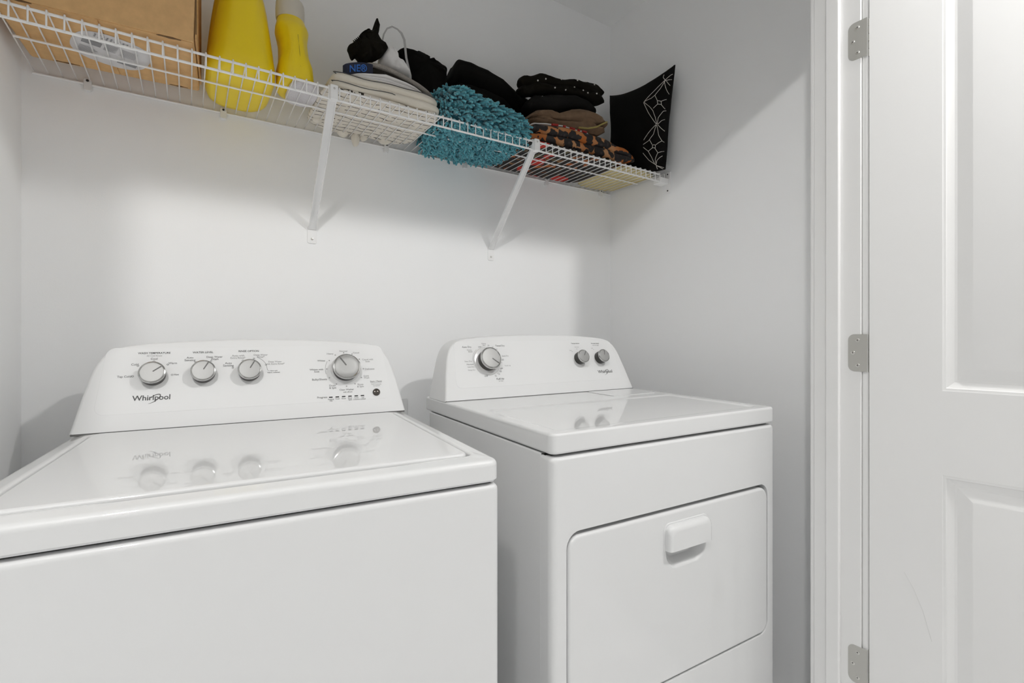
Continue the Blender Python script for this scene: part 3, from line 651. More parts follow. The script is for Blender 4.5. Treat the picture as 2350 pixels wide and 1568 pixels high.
# diagonal support braces
def brace(xt, xb_, label):
    e_ = empty('shelf_brace', (xb_, YB, 1.42)); tag(e_, label, 'shelf brace', 'diagonal braces under the wire shelf')
    T = Vector((xt - xb_, SY - 0.004 - YB, 1.7350 - 1.42)); B = Vector((0, -0.006, 0.022)); d = (T - B).normalized(); sx = Vector((1, 0, 0)); nn = d.cross(sx).normalized()
    L = []
    # shallow channel section, flattening towards the foot
    for i, t in enumerate((0, 0.06, 0.12, 0.5, 0.985, 1.0)):
        p = B + (T - B) * t; w = 0.0105 if t > 0.05 else 0.0125; dp = 0.0085 if t > 0.1 else (0.005 if t > 0.03 else 0.002)
        if t == 1.0: w -= 0.003
        sec = [(-w, 0), (-w, dp), (-w + 0.002, dp + 0.001), (w - 0.002, dp + 0.001), (w, dp), (w, 0), (w - 0.0016, 0), (w - 0.0022, dp - 0.0012), (-w + 0.0022, dp - 0.0012), (-w + 0.0016, 0)]
        L.append([p + sx * a + nn * b for a, b in sec])
    arm = link('arm', loops_mesh('arm', L), M['bracket'], e_, 30)
    rbox('hook', T.x - 0.010, T.x + 0.010, T.y - 0.006, T.y + 0.012, T.z - 0.024, T.z + 0.0145, r=0.003, rc=0.004, m=M['bracket'], parent=e_)
    h_ = lathe('rivet', [(0.0001, 0), (0.0028, 0), (0.002, 0.0014), (0.0001, 0.0018)], M['screw'], e_, 12); h_.rotation_euler = (math.pi / 2, 0, 0); h_.location = (T.x, T.y - 0.006, T.z + 0.004)
    rbox('foot', -0.0135, 0.0135, -0.020, 0.034, -0.0026, -0.0002, r=0.0008, rc=0.006, axis='y', m=M['bracket'], parent=e_)
    s = lathe('screw', [(0.0001, 0), (0.0040, 0), (0.003, 0.002), (0.0001, 0.0026)], M['screw'], e_, 16); s.rotation_euler = (math.pi / 2, 0, 0); s.location = (0, -0.0026, -0.006)
brace(0.3045, 0.3150, 'white metal shelf brace under the folded cream sheets')
brace(0.9350, 0.9540, 'white metal shelf brace under the leopard print cloth')

# ------------------------------------------------------------------ things on the shelf
# cardboard box
bo = empty('cardboard_box', (-0.148, 1.405, 1.7532), -0.058); tag(bo, 'brown cardboard box at the left end of the wire shelf', 'box')
BX, BY, BH = 0.162, 0.1235, 0.335
L = []
for z, g in ((0, -0.0015), (0.0015, 0), (0.10, 0.003), (0.22, 0.004), (BH - 0.002, 0.001), (BH, -0.001)):
    L.append([(x, y, z) for x, y in rrect(-BX - g, BX + g, -BY - g * 0.5, BY + g * 0.5, 0.003, 3)])
link('carton', loops_mesh('carton', L), M['card'], bo, 30, True)
boxes('flap', [(-BX + 0.004, -0.001, -BY + 0.003, BY - 0.003, -0.0016, 0.0)], M['card'], bo)
boxes('flap', [(0.0012, BX - 0.003, -BY + 0.003, BY - 0.003, -0.0016, 0.0)], M['card'], bo)
boxes('flap', [(BX + 0.002, BX + 0.0050, -BY + 0.008, BY - 0.012, 0.012, BH - 0.03)], M['card'], bo)
def lens(w, h): return [(w * math.cos(2 * math.pi * i / 20), h * math.sin(2 * math.pi * i / 20) * (0.7 + 0.3 * math.sin(i * 1.7))) for i in range(20)]
for lx, ly_, w in ((0.118, -BY + 0.003, 0.022), (-0.118, -BY + 0.003, 0.020), (-0.098, BY - 0.008, 0.024), (0.118, BY - 0.008, 0.020)):
    P = lens(w, 0.0035)
    link('tab_slot', loops_mesh('tab_slot', [[(x + lx, y + ly_, -0.0012) for x, y in P], [(x + lx, y + ly_, -0.0021) for x, y in P]]), M['cardin'], bo)
for zz, hh in ((0.245, 0.035), (0.075, 0.06)):
    P = lens(0.002, hh)
    link('tear', loops_mesh('tear', [[(BX + 0.0035 + a * 0, -BY + 0.004 + x, zz + y) for x, y in P for a in (0,)], [(BX + 0.0056, -BY + 0.004 + x, zz + y) for x, y in P]]), M['cardin'], bo)
def pdef(v):
    return Vector((v.x, v.y, v.z + 0.0006 * fbm(v, 60)))
pl_ = link('label_pouch', loft('label_pouch', [(-0.0044, 0, 0, 0.058, 0.062, 2.6), (-0.0036, 0, 0, 0.066, 0.070, 2.6), (-0.0024, 0, 0, 0.069, 0.073, 2.6), (-0.001, 0, 0, 0.066, 0.070, 2.6)], 40, 5, pdef), M['pouch'], bo, 60)
pl_['label'] = 'crumpled white printed label pouch under the box'; pl_.location = (0.002, 0.006, 0); pl_.rotation_euler = (0, 0, 0.35)
V, F = [], []
def pr_box(x0, x1, y0, y1): V.extend([(x0, y0, 0), (x1, y0, 0), (x1, y1, 0), (x0, y1, 0)]); b = len(V) - 4; F.append((b, b + 1, b + 2, b + 3))
for x0, x1, y0, y1 in ((-0.040, -0.016, -0.022, -0.006), (0.012, 0.038, 0.016, 0.030)): pr_box(x0, x1, y0, y1)
for i in range(9): pr_box(-0.012, 0.004, -0.028 + i * 0.003, -0.027 + i * 0.003); pr_box(0.008 + (i % 2) * 0.002, 0.030, -0.026 + i * 0.003, -0.0252 + i * 0.003)
for i in range(7): pr_box(-0.040, -0.024 + (i % 3) * 0.004, 0.006 + i * 0.0042, 0.0072 + i * 0.0042)
for i in range(12): pr_box(-0.030 + i * 0.005, -0.028 + i * 0.005, -0.052, -0.040)
pq = link('print', mesh('print', V, F), mat('print_grey', (0.26, 0.26, 0.27), 0.6), pl_); pq.scale = (1.35, 1.25, 1); pq.location = (0, 0, -0.0054); pq['kind'] = 'stuff'

# big yellow jug
jo = empty('detergent_jug', (0.1085, 1.462, DK)); tag(jo, 'tall yellow detergent jug beside the cardboard box', 'jug')
lv = []
for z, ax, ay, e in ((0, 0.050, 0.105, 3.0), (0.003, 0.064, 0.124, 3.2), (0.010, 0.0725, 0.134, 3.4), (0.022, 0.0765, 0.1395, 3.4), (0.04, 0.0770, 0.140, 3.3), (0.06, 0.0745, 0.137, 3.2), (0.075, 0.0735, 0.135, 3.1), (0.11, 0.0700, 0.131, 3.0), (0.15, 0.0655, 0.127, 2.9), (0.19, 0.0600, 0.122, 2.8), (0.22, 0.0540, 0.116, 2.7), (0.245, 0.0460, 0.105, 2.6), (0.262, 0.036, 0.088, 2.4), (0.272, 0.024, 0.062, 2.2)):
    lv.append((z, 0, 0, ax, ay, e))
def jdef(v):
    x, y, z = v
    # moulded grip: hollow on both flanks towards the rear, and a front corner crease
    g = math.exp(-((z - 0.17) / 0.055) ** 4) * math.exp(-((y - 0.045) / 0.045) ** 4)
    x -= math.copysign(0.020 * g, x)
    f = math.exp(-((z - 0.19) / 0.07) ** 4) * max(0, min(1, (-y - 0.085) / 0.02))
    x += -0.0035 * f * math.copysign(math.exp(-((abs(x) - 0.04) / 0.012) ** 2), x)
    cr = math.exp(-((y + 0.075) / 0.012) ** 2) * math.exp(-((z - 0.2) / 0.075) ** 4)
    x -= math.copysign(0.006 * cr, x)
    return Vector((x, y, z))
link('bottle', loft('bottle', lv, 96, 6, jdef), M['yellow'], jo, 60)
lathe('neck', [(0.001, 0.262), (0.026, 0.262), (0.026, 0.292), (0.001, 0.292)], M['yellow'], jo, 28).location = (0, -0.02, 0)
lathe('cap', [(0.001, 0.285), (0.036, 0.285), (0.037, 0.29), (0.034, 0.338), (0.030, 0.342), (0.001, 0.343)], M['yellow'], jo, 32).location = (0, -0.02, 0)

# smaller yellow bottle with milky cap
yo = empty('softener_bottle', (0.2325, 1.400, DK + 0.0105), 0.0); tag(yo, 'small yellow bottle with waisted sides and a milky cap', 'bottle')
lv = []
for z, ax, ay, e in ((0, 0.030, 0.055, 2.6), (0.003, 0.039, 0.066, 2.8), (0.010, 0.0425, 0.071, 2.9), (0.05, 0.0430, 0.070, 2.9), (0.075, 0.0425, 0.067, 2.9), (0.095, 0.0420, 0.064, 2.8), (0.115, 0.0415, 0.060, 2.7), (0.135, 0.0412, 0.056, 2.6), (0.148, 0.0405, 0.052, 2.5), (0.160, 0.0380, 0.045, 2.3), (0.170, 0.0350, 0.038, 2.1), (0.178, 0.0335, 0.0345, 2.0), (0.180, 0.0325, 0.0335, 2.0)):
    lv.append((z, -0.060 * z, 0, ax, ay, e))
def ydef(v):
    x, y, z = v; xc = x + 0.06 * z
    g = math.exp(-((z - 0.098) / 0.042) ** 4)
    side = math.exp(-((abs(xc) - 0.040) / 0.018) ** 2)
    x -= math.copysign(0.0085 * g * side, xc)
    y += 0.006 * g * math.exp(-((abs(xc) - 0.028) / 0.010) ** 2) * (1 if y < 0 else -1)
    return Vector((x, y, z))
link('bottle', loft('bottle', lv, 96, 6, ydef), M['yellow'], yo, 60)
cp = lathe('cap', [(0.001, 0.180), (0.0335, 0.180), (0.0345, 0.184), (0.0350, 0.205), (0.0340, 0.222), (0.031, 0.229), (0.024, 0.232), (0.001, 0.233)], M['capwhite'], yo, 36); cp.location = (-0.0125, 0, 0)
V, F = [], []; tube_vf(V, F, [(-0.0035, -0.0585 - 0.0004, 0.120), (-0.001, -0.0672, 0.075), (0.001, -0.0700, 0.035)], 0.0005, 5)
link('mould_seam', mesh('mould_seam', V, F), mat('seam_dark', (0.25, 0.19, 0.02), 0.6), yo)
# pale grey pad in front of it
po = cloth('felt_pad', 0.213, 0.2835, 1.325, 1.462, DK, DK + 0.010, M['padgrey'], layers=1, amp=0.001, e=3.2, seed=0.4, crease=0.35, shape=lambda v, w: Vector((v.x, v.y, v.z)))
tag(po, 'small pale grey felt pad under the milky-capped yellow bottle', 'pad')

# cream striped sheet and folded sheet
st = empty('striped_sheet', (0.45, 1.44, DK)); tag(st, 'cream cotton sheet with thin black stripes, lowest of the linen stack', 'bed sheet')
def at(o, p): o.parent = p; o.matrix_parent_inverse = Matrix.Translation(p.location).inverted(); return o
def sshape(v, w):
    k = math.sin(v.x * 55) * 0.004 + math.sin(v.y * 40 + v.x * 20) * 0.003
    return Vector((v.x, v.y + 0.008 * math.sin(v.x * 38), v.z + (k * w if w > 0.4 else 0)))
at(cloth('sheet', 0.288, 0.612, 1.305, 1.580, DK + 0.0002, DK + 0.011, M['stripe'], layers=1, amp=0.004, e=6, seed=1.0, shape=sshape), st)
for rx, ry, rz, s1, s2 in ((0.437, 1.573, 1.738, 0.013, 0.026), (0.400, 1.578, 1.752, 0.018, 0.016), (0.463, 1.578, 1.752, 0.012, 0.016), (0.53, 1.575, 1.752, 0.02, 0.012), (0.312, 1.52, 1.752, 0.016, 0.014)):
    lv = [(rz + s2 * math.cos(math.pi * (1 - i / 8)), rx, ry, max(s1 * math.sin(math.pi * i / 8), 0.0005), max(s1 * 0.9 * math.sin(math.pi * i / 8), 0.0005), 2) for i in range(9)]
    at(link('ruffle', loft('ruffle', lv, 20, 2, lambda v: v + Vector((fbm(v, 70), fbm(v + Vector((3, 0, 0)), 70), 0)) * 0.003), M['cream'], None, 60), st)
fo = empty('folded_sheet', (0.455, 1.44, DK + 0.011)); tag(fo, 'folded cream sheet with black piping on its front folds', 'bed sheet')
def fz(x): return 0.0
def fshape(v, w):
    dz = 0.006 * math.sin((v.x - 0.30) * 10.0) * w
    return Vector((v.x, v.y + 0.006 * math.sin(v.x * 21), v.z + dz))
at(cloth('sheet', 0.302, 0.612, 1.305, 1.575, DK + 0.0105, 1.8000, M['cream'], layers=2, amp=0.003, e=9, seed=2.0, shape=fshape, crease=0.42), fo)
def pip(zf, x0, x1, hook):
    P = [(x0 + 0.010, 1.325, zf + 0.004), (x0 - 0.002, 1.312, zf + 0.002)] if hook else []
    n = 16
    for i in range(n + 1):
        x = x0 + (x1 - x0) * i / n; P.append((x, 1.3015 + 0.006 * math.sin(x * 21) + (0.004 if i in (0, n) else 0), zf + 0.006 * math.sin((x - 0.30) * 10.0) * 0.6 + 0.0012 * math.sin(x * 60)))
    return P
at(tube('piping', pip(1.7935, 0.311, 0.607, True), 0.0012, M['ink'], None, 6), fo)
at(tube('piping', pip(1.7700, 0.306, 0.470, True), 0.0010, M['ink'], None, 6), fo)
def arch(x): return 1.861 - 0.050 * max(0, (x - 0.44) / 0.18) ** 2 - 0.030 * max(0, (0.42 - x) / 0.09) ** 2
def wshape(v, w): return Vector((v.x, v.y, 1.8065 + (arch(v.x) - 0.0265 - 0.0125 / (1 + math.exp((v.x - 0.412) * 400)) - 1.8065) * w + 0.0015 * math.sin(v.x * 50) * w))
wh = cloth('white_cloth', 0.318, 0.580, 1.322, 1.560, 1.8065, 1.8420, M['whitecl'], layers=3, amp=0.003, e=6, seed=3.0, shape=wshape, crease=0.45); tag(wh, 'thin folded white cloths on top of the piped cream sheet', 'folded cloth')
# dark waistband garment and heather garment
def garment(x0, x1, y0, y1, th, dz, m, name, seed, fs=14):
    return cloth(name, x0, x1, y0, y1, 0.0, th, m, layers=1, amp=0.002, e=6, seed=seed, flatbot=False, shape=lambda v, w: Vector((v.x, v.y, max(v.z + arch(v.x) + dz, 1.808 + dz * 0.35 + 0.010 + v.z * 0.6 if v.x < 0.616 else 0))), crease=0.4)
go = empty('boxer_shorts', (0.46, 1.44, 1.83)); tag(go, 'dark garment with a navy waistband printed NE in blue letters', 'clothing')
at(garment(0.348, 0.616, 1.345, 1.545, 0.022, -0.024, M['charcoal'], 'shorts', 4.0), go)
bm_ = bmesh.new(); bm_.free()
V, F = [], []
n = 16
for i in range(n + 1):
    x = 0.342 + 0.078 * i / n
    za = arch(x) - 0.0285 - 0.004; zb_ = arch(x) - 0.001
    yy = 1.3415 + 0.010 * ((0.42 - x) / 0.078) ** 2 * 0 + (0.006 if i == 0 else 0)
    V += [(x, yy, za), (x, yy - 0.0006, zb_), (x, yy + 0.004, zb_ + 0.0006), (x, yy + 0.004, za)]
for i in range(n):
    for j in range(4): F.append((4 * i + j, 4 * i + (j + 1) % 4, 4 * i + 4 + (j + 1) % 4, 4 * i + 4 + j))
F += [(0, 1, 2, 3), (4 * n, 4 * n + 1, 4 * n + 2, 4 * n + 3)]
at(link('waistband', mesh('waistband', V, F), M['navy'], None, 30), go)
tm = text_me([('NE\u00ae', 0.0, 0.0, 0.046)])
for v in tm.vertices:
    x = 0.3805 + v.co.x; v.co = Vector((x, 1.3402, arch(x) - 0.0180 + v.co.y * 1.15))
at(link('lettering', tm, M['blue'], None), go)
ho = garment(0.398, 0.626, 1.352, 1.53, 0.015, 0.0015, M['heather'], 'heather_garment', 5.0); tag(ho, 'grey heather knit garment draped over the dark shorts', 'clothing')
def bl(name, c, r, m, amp, fs, seed, e=2.2, parent=None, n=56, ridges=0.0, nl=18):
    lv = [(c[2] - r[2] * math.cos(math.pi * i / nl), c[0], c[1], max(r[0] * math.sin(math.pi * i / nl) ** 0.7, 0.0006), max(r[1] * math.sin(math.pi * i / nl) ** 0.7, 0.0006), e) for i in range(nl + 1)]
    def d(v):
        p = v + Vector((seed, seed * 2, 0)); q = Vector((fbm(p, fs, 4), fbm(p + Vector((5, 0, 0)), fs, 4), fbm(p + Vector((0, 5, 0)), fs, 4)))
        w = v - Vector(c); rd = abs(noise.noise(p * fs * 0.8)) * ridges
        return v + q * amp - w.normalized() * rd if w.length > 1e-6 else v
    o = link(name, loft(name, lv, n, 2, d), m, None, 60)
    if parent: at(o, parent)
    return o
def puff(name, out, yc, dep, m, parent=None, amp=0.004, fs=40, seed=0.0, bulge=0.6):
    """a soft bundle: a closed x-z outline given real depth, rounded front and back, with fold noise"""
    N0 = len(out); P = []
    for i in range(N0):                       # Catmull-Rom through the outline
        p0, p1, p2, p3 = (Vector(out[(i + k_) % N0]) for k_ in (-1, 0, 1, 2))
        for k_ in range(4):
            t = k_ / 4; P.append(0.5 * (2 * p1 + (p2 - p0) * t + (2 * p0 - 5 * p1 + 4 * p2 - p3) * t * t + (3 * p1 - p0 - 3 * p2 + p3) * t ** 3))
    c = sum(P, Vector((0, 0))) / len(P); n = len(P); V, F = [], []; rows = 18
    for i in range(1, rows):
        a = math.pi * i / rows; sc = math.sin(a) ** bulge; y = yc - dep * math.cos(a)
        for p in P:
            q = c + (p - c) * sc; v = Vector((q.x, y, q.y)); w = v + Vector((seed, seed * 2, 0))
            f_ = fbm(w, fs, 3); r_ = abs(noise.noise(w * fs * 0.7))
            V.append(v + Vector((f_ * amp * 0.4, (f_ + r_) * amp * 2.0, f_ * amp * 0.4)))
    for i in range(rows - 2):
        for j in range(n):
            a = i * n + j; b = i * n + (j + 1) % n; F.append((a, b, b + n, a + n))
    for e_, r0 in ((-1, 0), (1, rows - 2)):
        V.append(Vector((c.x, yc + e_ * dep, c.y))); k_ = len(V) - 1
        for j in range(n): F.append((r0 * n + j, r0 * n + (j + 1) % n, k_))
    o = link(name, mesh(name, V, F), m, None, 60)
    if parent: at(o, parent)
    return o
wc = puff('white_towel', [(0.4643, 1.9032), (0.4684, 1.9447), (0.4741, 1.9684), (0.4868, 1.9684), (0.5011, 1.9604), (0.5111, 1.9441), (0.5169, 1.9263), (0.533, 1.9255), (0.5508, 1.9081), (0.5567, 1.8921), (0.5213, 1.8900), (0.4925, 1.8920)], 1.425, 0.045, M['whitecl'], amp=0.006, fs=34, seed=1.3); tag(wc, 'crumpled white cloth behind the bunched black knit', 'cloth')
# bunched black knit with loop tab
ko = empty('black_knit', (0.425, 1.40, 1.89)); tag(ko, 'small bunched black knit garment with an upright tab', 'clothing')
puff('body', [(0.3687, 1.9191), (0.3752, 1.9277), (0.3961, 1.9517), (0.404, 1.9676), (0.4174, 1.9801), (0.4241, 1.9864), (0.4308, 1.9833), (0.4458, 1.9869), (0.4554, 1.9738), (0.4791, 1.9514), (0.4777, 1.9427), (0.4637, 1.922), (0.4472, 1.9088), (0.4281, 1.9016), (0.4067, 1.8885), (0.3974, 1.899), (0.3856, 1.9059), (0.383, 1.8959), (0.3752, 1.9053)], 1.400, 0.036, M['black2'], ko, amp=0.006, fs=45, seed=4.4, bulge=0.45)
for i in range(9):
    x_, z_ = 0.374 + i * 0.0040, 1.9235 + i * 0.0046
    at(tube('rib', [(x_, 1.3665 + 0.0005 * i, z_), (x_ + 0.006, 1.3640, z_ - 0.009), (x_ + 0.009, 1.3650, z_ - 0.019)], 0.0016, M['black2'], None, 5), ko)
V, F = [], []
T = [(0.438, 1.40, 1.975), (0.4425, 1.398, 1.995), (0.447, 1.397, 2.010), (0.4500, 1.397, 2.021), (0.4535, 1.399, 2.012), (0.452, 1.401, 1.997), (0.447, 1.402, 1.978)]
tube_vf(V, F, T, [0.006, 0.005, 0.005, 0.0035, 0.005, 0.005, 0.006], 8)
at(link('tab', mesh('tab', V, F), M['black2'], None, 60), ko)
# strap loop
SP = [(0.472, 1.978), (0.477, 2.002), (0.487, 2.022), (0.502, 2.033), (0.518, 2.031), (0.531, 2.023), (0.54, 2.006), (0.543, 1.981), (0.546, 1.954), (0.552, 1.93), (0.559, 1.905), (0.560, 1.880)]
SP = [(0.470, 1.93), (0.470, 1.955)] + SP
L = []
for i, (x, z) in enumerate(SP):
    w = 0.0022 if i < 7 else 0.0034; tx, tz = SP[min(i + 1, len(SP) - 1)][0] - SP[max(i - 1, 0)][0], SP[min(i + 1, len(SP) - 1)][1] - SP[max(i - 1, 0)][1]; q = math.hypot(tx, tz); nx, nz = -tz / q, tx / q
    L.append([(x + nx * w, 1.419, z + nz * w), (x + nx * w, 1.4205, z + nz * w), (x - nx * w, 1.4205, z - nz * w), (x - nx * w, 1.419, z - nz * w)])
so_ = link('plastic_strap', loops_mesh('plastic_strap', L), M['strap'], None, 30); tag(so_, 'thin grey strap standing up in a loop above the linen', 'strap')
# black pile right of the linen
bp_ = puff('black_sweater', [(0.5389, 1.9985), (0.5465, 2.0111), (0.5588, 2.0106), (0.568, 2.0071), (0.5773, 2.0056), (0.5835, 2.0056), (0.5977, 2.0185), (0.6088, 2.019), (0.6248, 2.0165), (0.6377, 2.0054), (0.641, 1.9989), (0.6573, 2.0069), (0.6705, 2.0033), (0.7075, 1.9928), (0.7126, 1.9819), (0.7058, 1.9737), (0.7100, 1.9483), (0.7100, 1.885), (0.6639, 1.860), (0.6216, 1.862), (0.5804, 1.885), (0.560, 1.9287), (0.5465, 1.9658)], 1.500, 0.062, M['black'], amp=0.010, fs=22, seed=2.0, bulge=0.4); tag(bp_, 'crumpled black garment between the linen and the teal mat', 'clothing')

# teal chenille mat
to = empty('chenille_mat', (0.765, 1.43, DK)); tag(to, 'folded teal chenille bath mat hanging over the shelf front', 'bath mat')
def tshape(v, w):
    u = max(0, min(1, (v.x - 0.61) / 0.32)); b = max(0, min(1, (v.y - 1.29) / 0.25))
    top = 0.100 - 0.058 * u + 0.012 * b - (0.050 - 0.030 * u) * max(0, min(1, (v.y - 1.44) / 0.05))
    return Vector((v.x + 0.020 * b, v.y, DK - 0.002 + (v.z - DK) / 0.1 * top + 0.0))
tb_ = cloth('backing', 0.618, 0.915, 1.292, 1.590, DK, DK + 0.1, M['tealbase'], layers=2, amp=0.004, e=5, seed=6.0, shape=tshape, crease=0.30); at(tb_, to)
tb_.data.calc_loop_triangles(); vs = [v.co for v in tb_.data.vertices]
polys = [([vs[k_] for k_ in t_.vertices], t_.normal.copy(), t_.area) for t_ in tb_.data.loop_triangles]
ar = []; acc = 0.0
for p in polys: acc += p[2]; ar.append(acc)
import bisect
V, F = [], []
for i in range(4600):
    tri, nn, _ = polys[min(bisect.bisect(ar, rnd.random() * acc), len(polys) - 1)]
    a_, b_ = rnd.random(), rnd.random()
    if a_ + b_ > 1: a_, b_ = 1 - a_, 1 - b_
    c = tri[0] + (tri[1] - tri[0]) * a_ + (tri[2] - tri[0]) * b_
    if c.y > 1.50 and nn.z > -0.5: continue
    L_ = rnd.uniform(0.020, 0.032); r_ = rnd.uniform(0.0029, 0.0036)
    if nn.z < -0.6:
        dr = Vector((rnd.gauss(0, .6), -0.5 + rnd.gauss(0, .6), -0.62)).normalized(); L_ *= 0.8; dr2 = (dr + Vector((0, 0, 0.2)) + Vector((rnd.gauss(0, .3), rnd.gauss(0, .3), 0))).normalized()
    else:
        dr = (nn * 0.9 + Vector((0.25 + rnd.gauss(0, .22), -0.25 + rnd.gauss(0, .22), rnd.gauss(0, .2)))).normalized(); dr2 = (dr * 0.75 + Vector((0.25 + rnd.gauss(0, .2), -0.25, -0.55))).normalized()
    p1 = c - dr * 0.003; p2 = c + dr * L_ * 0.5; p3 = p2 + dr2 * L_ * 0.42; p4 = p3 + dr2 * L_ * 0.08
    p4.y = min(p4.y, YB - 0.006); p3.y = min(p3.y, YB - 0.006)
    tube_vf(V, F, [p1, p2, p3, p4], [r_ * 0.8, r_, r_ * 0.95, r_ * 0.5], 6)
me = bpy.data.meshes.new('chenille_pile'); me.from_pydata([tuple(v) for v in V], [], F); me.shade_smooth()
cpile = at(link('chenille_pile', me, M['teal']), to); cpile['kind'] = 'stuff'

# black blanket behind the mat
def interp(T, x):
    for (a, p), (b, q) in zip(T, T[1:]):
        if x <= b: 
            t = max(0, (x - a) / (b - a)); t = t * t * (3 - 2 * t); return p + (q - p) * t
    return T[-1][1]
BT = [(0.68, 1.93), (0.72, 1.985), (0.765, 2.052), (0.80, 2.050), (0.84, 2.040), (0.99, 2.018), (1.11, 1.995), (1.14, 1.97)]
def bshape(v, w):
    top = interp(BT, v.x); lo = DK + (0.086 if v.x < 0.955 else 0.020)
    return Vector((v.x, v.y + 0.02 * math.sin(v.x * 13) * w, lo + (v.z - DK) / 0.3 * (top - lo)))
bl_ = cloth('black_blanket', 0.725, 1.128, 1.478, 1.592, DK, DK + 0.3, M['black'], layers=3, amp=0.010, fs=9, e=4.5, seed=8.0, shape=bshape, crease=0.25); tag(bl_, 'folded black blanket standing behind the teal mat', 'blanket')

# right hand stack
fl = cloth('floral_cloth', 0.900, 1.345, 1.312, 1.598, DK + 0.0002, DK + 0.013, M['floral'], layers=1, amp=0.004, e=7, seed=9.0); tag(fl, 'red and olive patterned cloth lying flat under the leopard print', 'cloth')
LT = [(0.92, 1.790), (0.97, 1.822), (1.09, 1.836), (1.20, 1.838), (1.28, 1.836), (1.36, 1.822), (1.42, 1.805), (1.45, 1.798)]
LB = [(0.92, 1.7665), (1.25, 1.7665), (1.34, 1.768), (1.42, 1.778), (1.45, 1.790)]
def lshape(v, w):
    t_, b_ = interp(LT, v.x), interp(LB, v.x)
    yy = 1.318 + (v.y - 1.318) * (1 - 0.35 * max(0, (v.x - 1.25) / 0.2))
    return Vector((v.x, yy, b_ + (t_ - b_) * w + 0.004 * math.sin(v.x * 45 + v.y * 25) * min(w, 0.6)))
lp = cloth('leopard_cloth', 0.928, 1.446, 1.318, 1.462, DK + 0.014, DK + 0.09, M['leopard'], layers=2, amp=0.006, fs=12, e=4.5, seed=10.0, shape=lshape, crease=0.3); tag(lp, 'leopard print fabric folded at the bottom of the right stack', 'cloth')
wr = empty('red_trimmed_cloth', (1.08, 1.43, 1.84)); tag(wr, 'thin white cloth with red trim between the brown trousers and leopard print', 'cloth')
def rshape(v, w): return Vector((v.x, v.y, interp(LT, v.x) + 0.006 + 0.005 * w + 0.0015 * math.sin(v.x * 70)))
at(cloth('cloth', 0.945, 1.225, 1.338, 1.455, 0, 0.008, M['whitecl'], layers=1, amp=0.002, e=6, seed=11.0, shape=rshape), wr)
for x0, x1 in ((1.035, 1.060), (1.085, 1.093), (1.115, 1.135), (1.150, 1.158), (1.172, 1.19)):
    at(tube('trim', [(x0 + (x1 - x0) * i / 4, 1.3365, interp(LT, x0 + (x1 - x0) * i / 4) + 0.0065) for i in range(5)], 0.0042, M['redtrim'], None, 8), wr)
NT = [(0.94, 1.846), (0.97, 1.872), (1.00, 1.890), (1.06, 1.893), (1.11, 1.905), (1.16, 1.935), (1.22, 1.942), (1.28, 1.940), (1.325, 1.925)]
NB = [(0.94, 1.840), (1.10, 1.852), (1.20, 1.853), (1.26, 1.860), (1.325, 1.885)]
bro = empty('brown_trousers', (1.13, 1.45, 1.85)); tag(bro, 'folded brown trousers with an olive zip in the right stack', 'trousers')
def nshape(v, w):
    t_, b_ = interp(NT, v.x), interp(NB, v.x)
    fold = 0.005 * math.sin(v.x * 60 + v.z * 120) + 0.004 * math.sin(v.x * 33 - v.z * 200)
    return Vector((v.x, v.y + fold, b_ + (t_ - b_) * w + 0.004 * math.sin(v.x * 38) * w))
at(cloth('trousers', 0.942, 1.326, 1.352, 1.462, 0, 0.1, M['brown'], layers=2, amp=0.008, fs=14, e=4, seed=12.0, shape=nshape, crease=0.22), bro)
at(tube('zip', [(1.165, 1.350, 1.861), (1.206, 1.347, 1.866), (1.247, 1.346, 1.880), (1.28, 1.347, 1.900), (1.306, 1.352, 1.915)], 0.0032, M['zip'], None, 6), bro)
KT = [(0.98, 1.945), (1.03, 1.968), (1.09, 1.985), (1.2, 2.002), (1.26, 2.005), (1.30, 1.99)]
def kshape(v, w):
    b_ = interp(NT, v.x) + 0.009; t_ = interp(KT, v.x); return Vector((v.x, v.y, b_ + (t_ - b_) * w + 0.004 * math.sin(v.x * 30 + v.y * 30) * w))
dk_ = cloth('dark_shirt', 0.985, 1.292, 1.380, 1.464, 0, 0.07, M['black3'], layers=1, amp=0.008, fs=12, e=4, seed=13.0, shape=kshape, crease=0.45); tag(dk_, 'washed black folded shirt between the brown trousers and beaded garment', 'shirt')
ET = [(0.95, 2.008), (0.985, 2.030), (1.05, 2.044), (1.14, 2.056), (1.25, 2.078), (1.32, 2.085), (1.36, 2.070)]
beo = empty('beaded_garment', (1.15, 1.47, 2.0)); tag(beo, 'black garment sewn with white pearl beads, topmost of the right stack', 'clothing')
def eshape(v, w):
    b_ = interp(KT, max(0.99, min(1.29, v.x))) + 0.009 + max(0, (v.x - 1.28)) * 0.3; t_ = interp(ET, v.x)
    return Vector((v.x, v.y + 0.006 * math.sin(v.x * 50 + v.z * 90), b_ + (t_ - b_) * w + 0.004 * math.sin(v.x * 55) * w))
eb = at(cloth('garment', 0.958, 1.352, 1.400, 1.464, 0, 0.08, M['black2'], layers=2, amp=0.010, fs=18, e=4, seed=14.0, shape=eshape, crease=0.3), beo)
V, F = [], []
bmb = bmesh.new(); bmesh.ops.create_icosphere(bmb, subdivisions=2, radius=0.0030); bme = bpy.data.meshes.new('bead'); bmb.to_mesh(bme); bmb.free(); bme.shade_smooth(); bme.materials.append(M['bead'])
from mathutils.bvhtree import BVHTree
tree = BVHTree.FromPolygons([v.co for v in eb.data.vertices], [tuple(p.vertices) for p in eb.data.polygons])
CAMP = Vector((0, 0, CAM_Z))
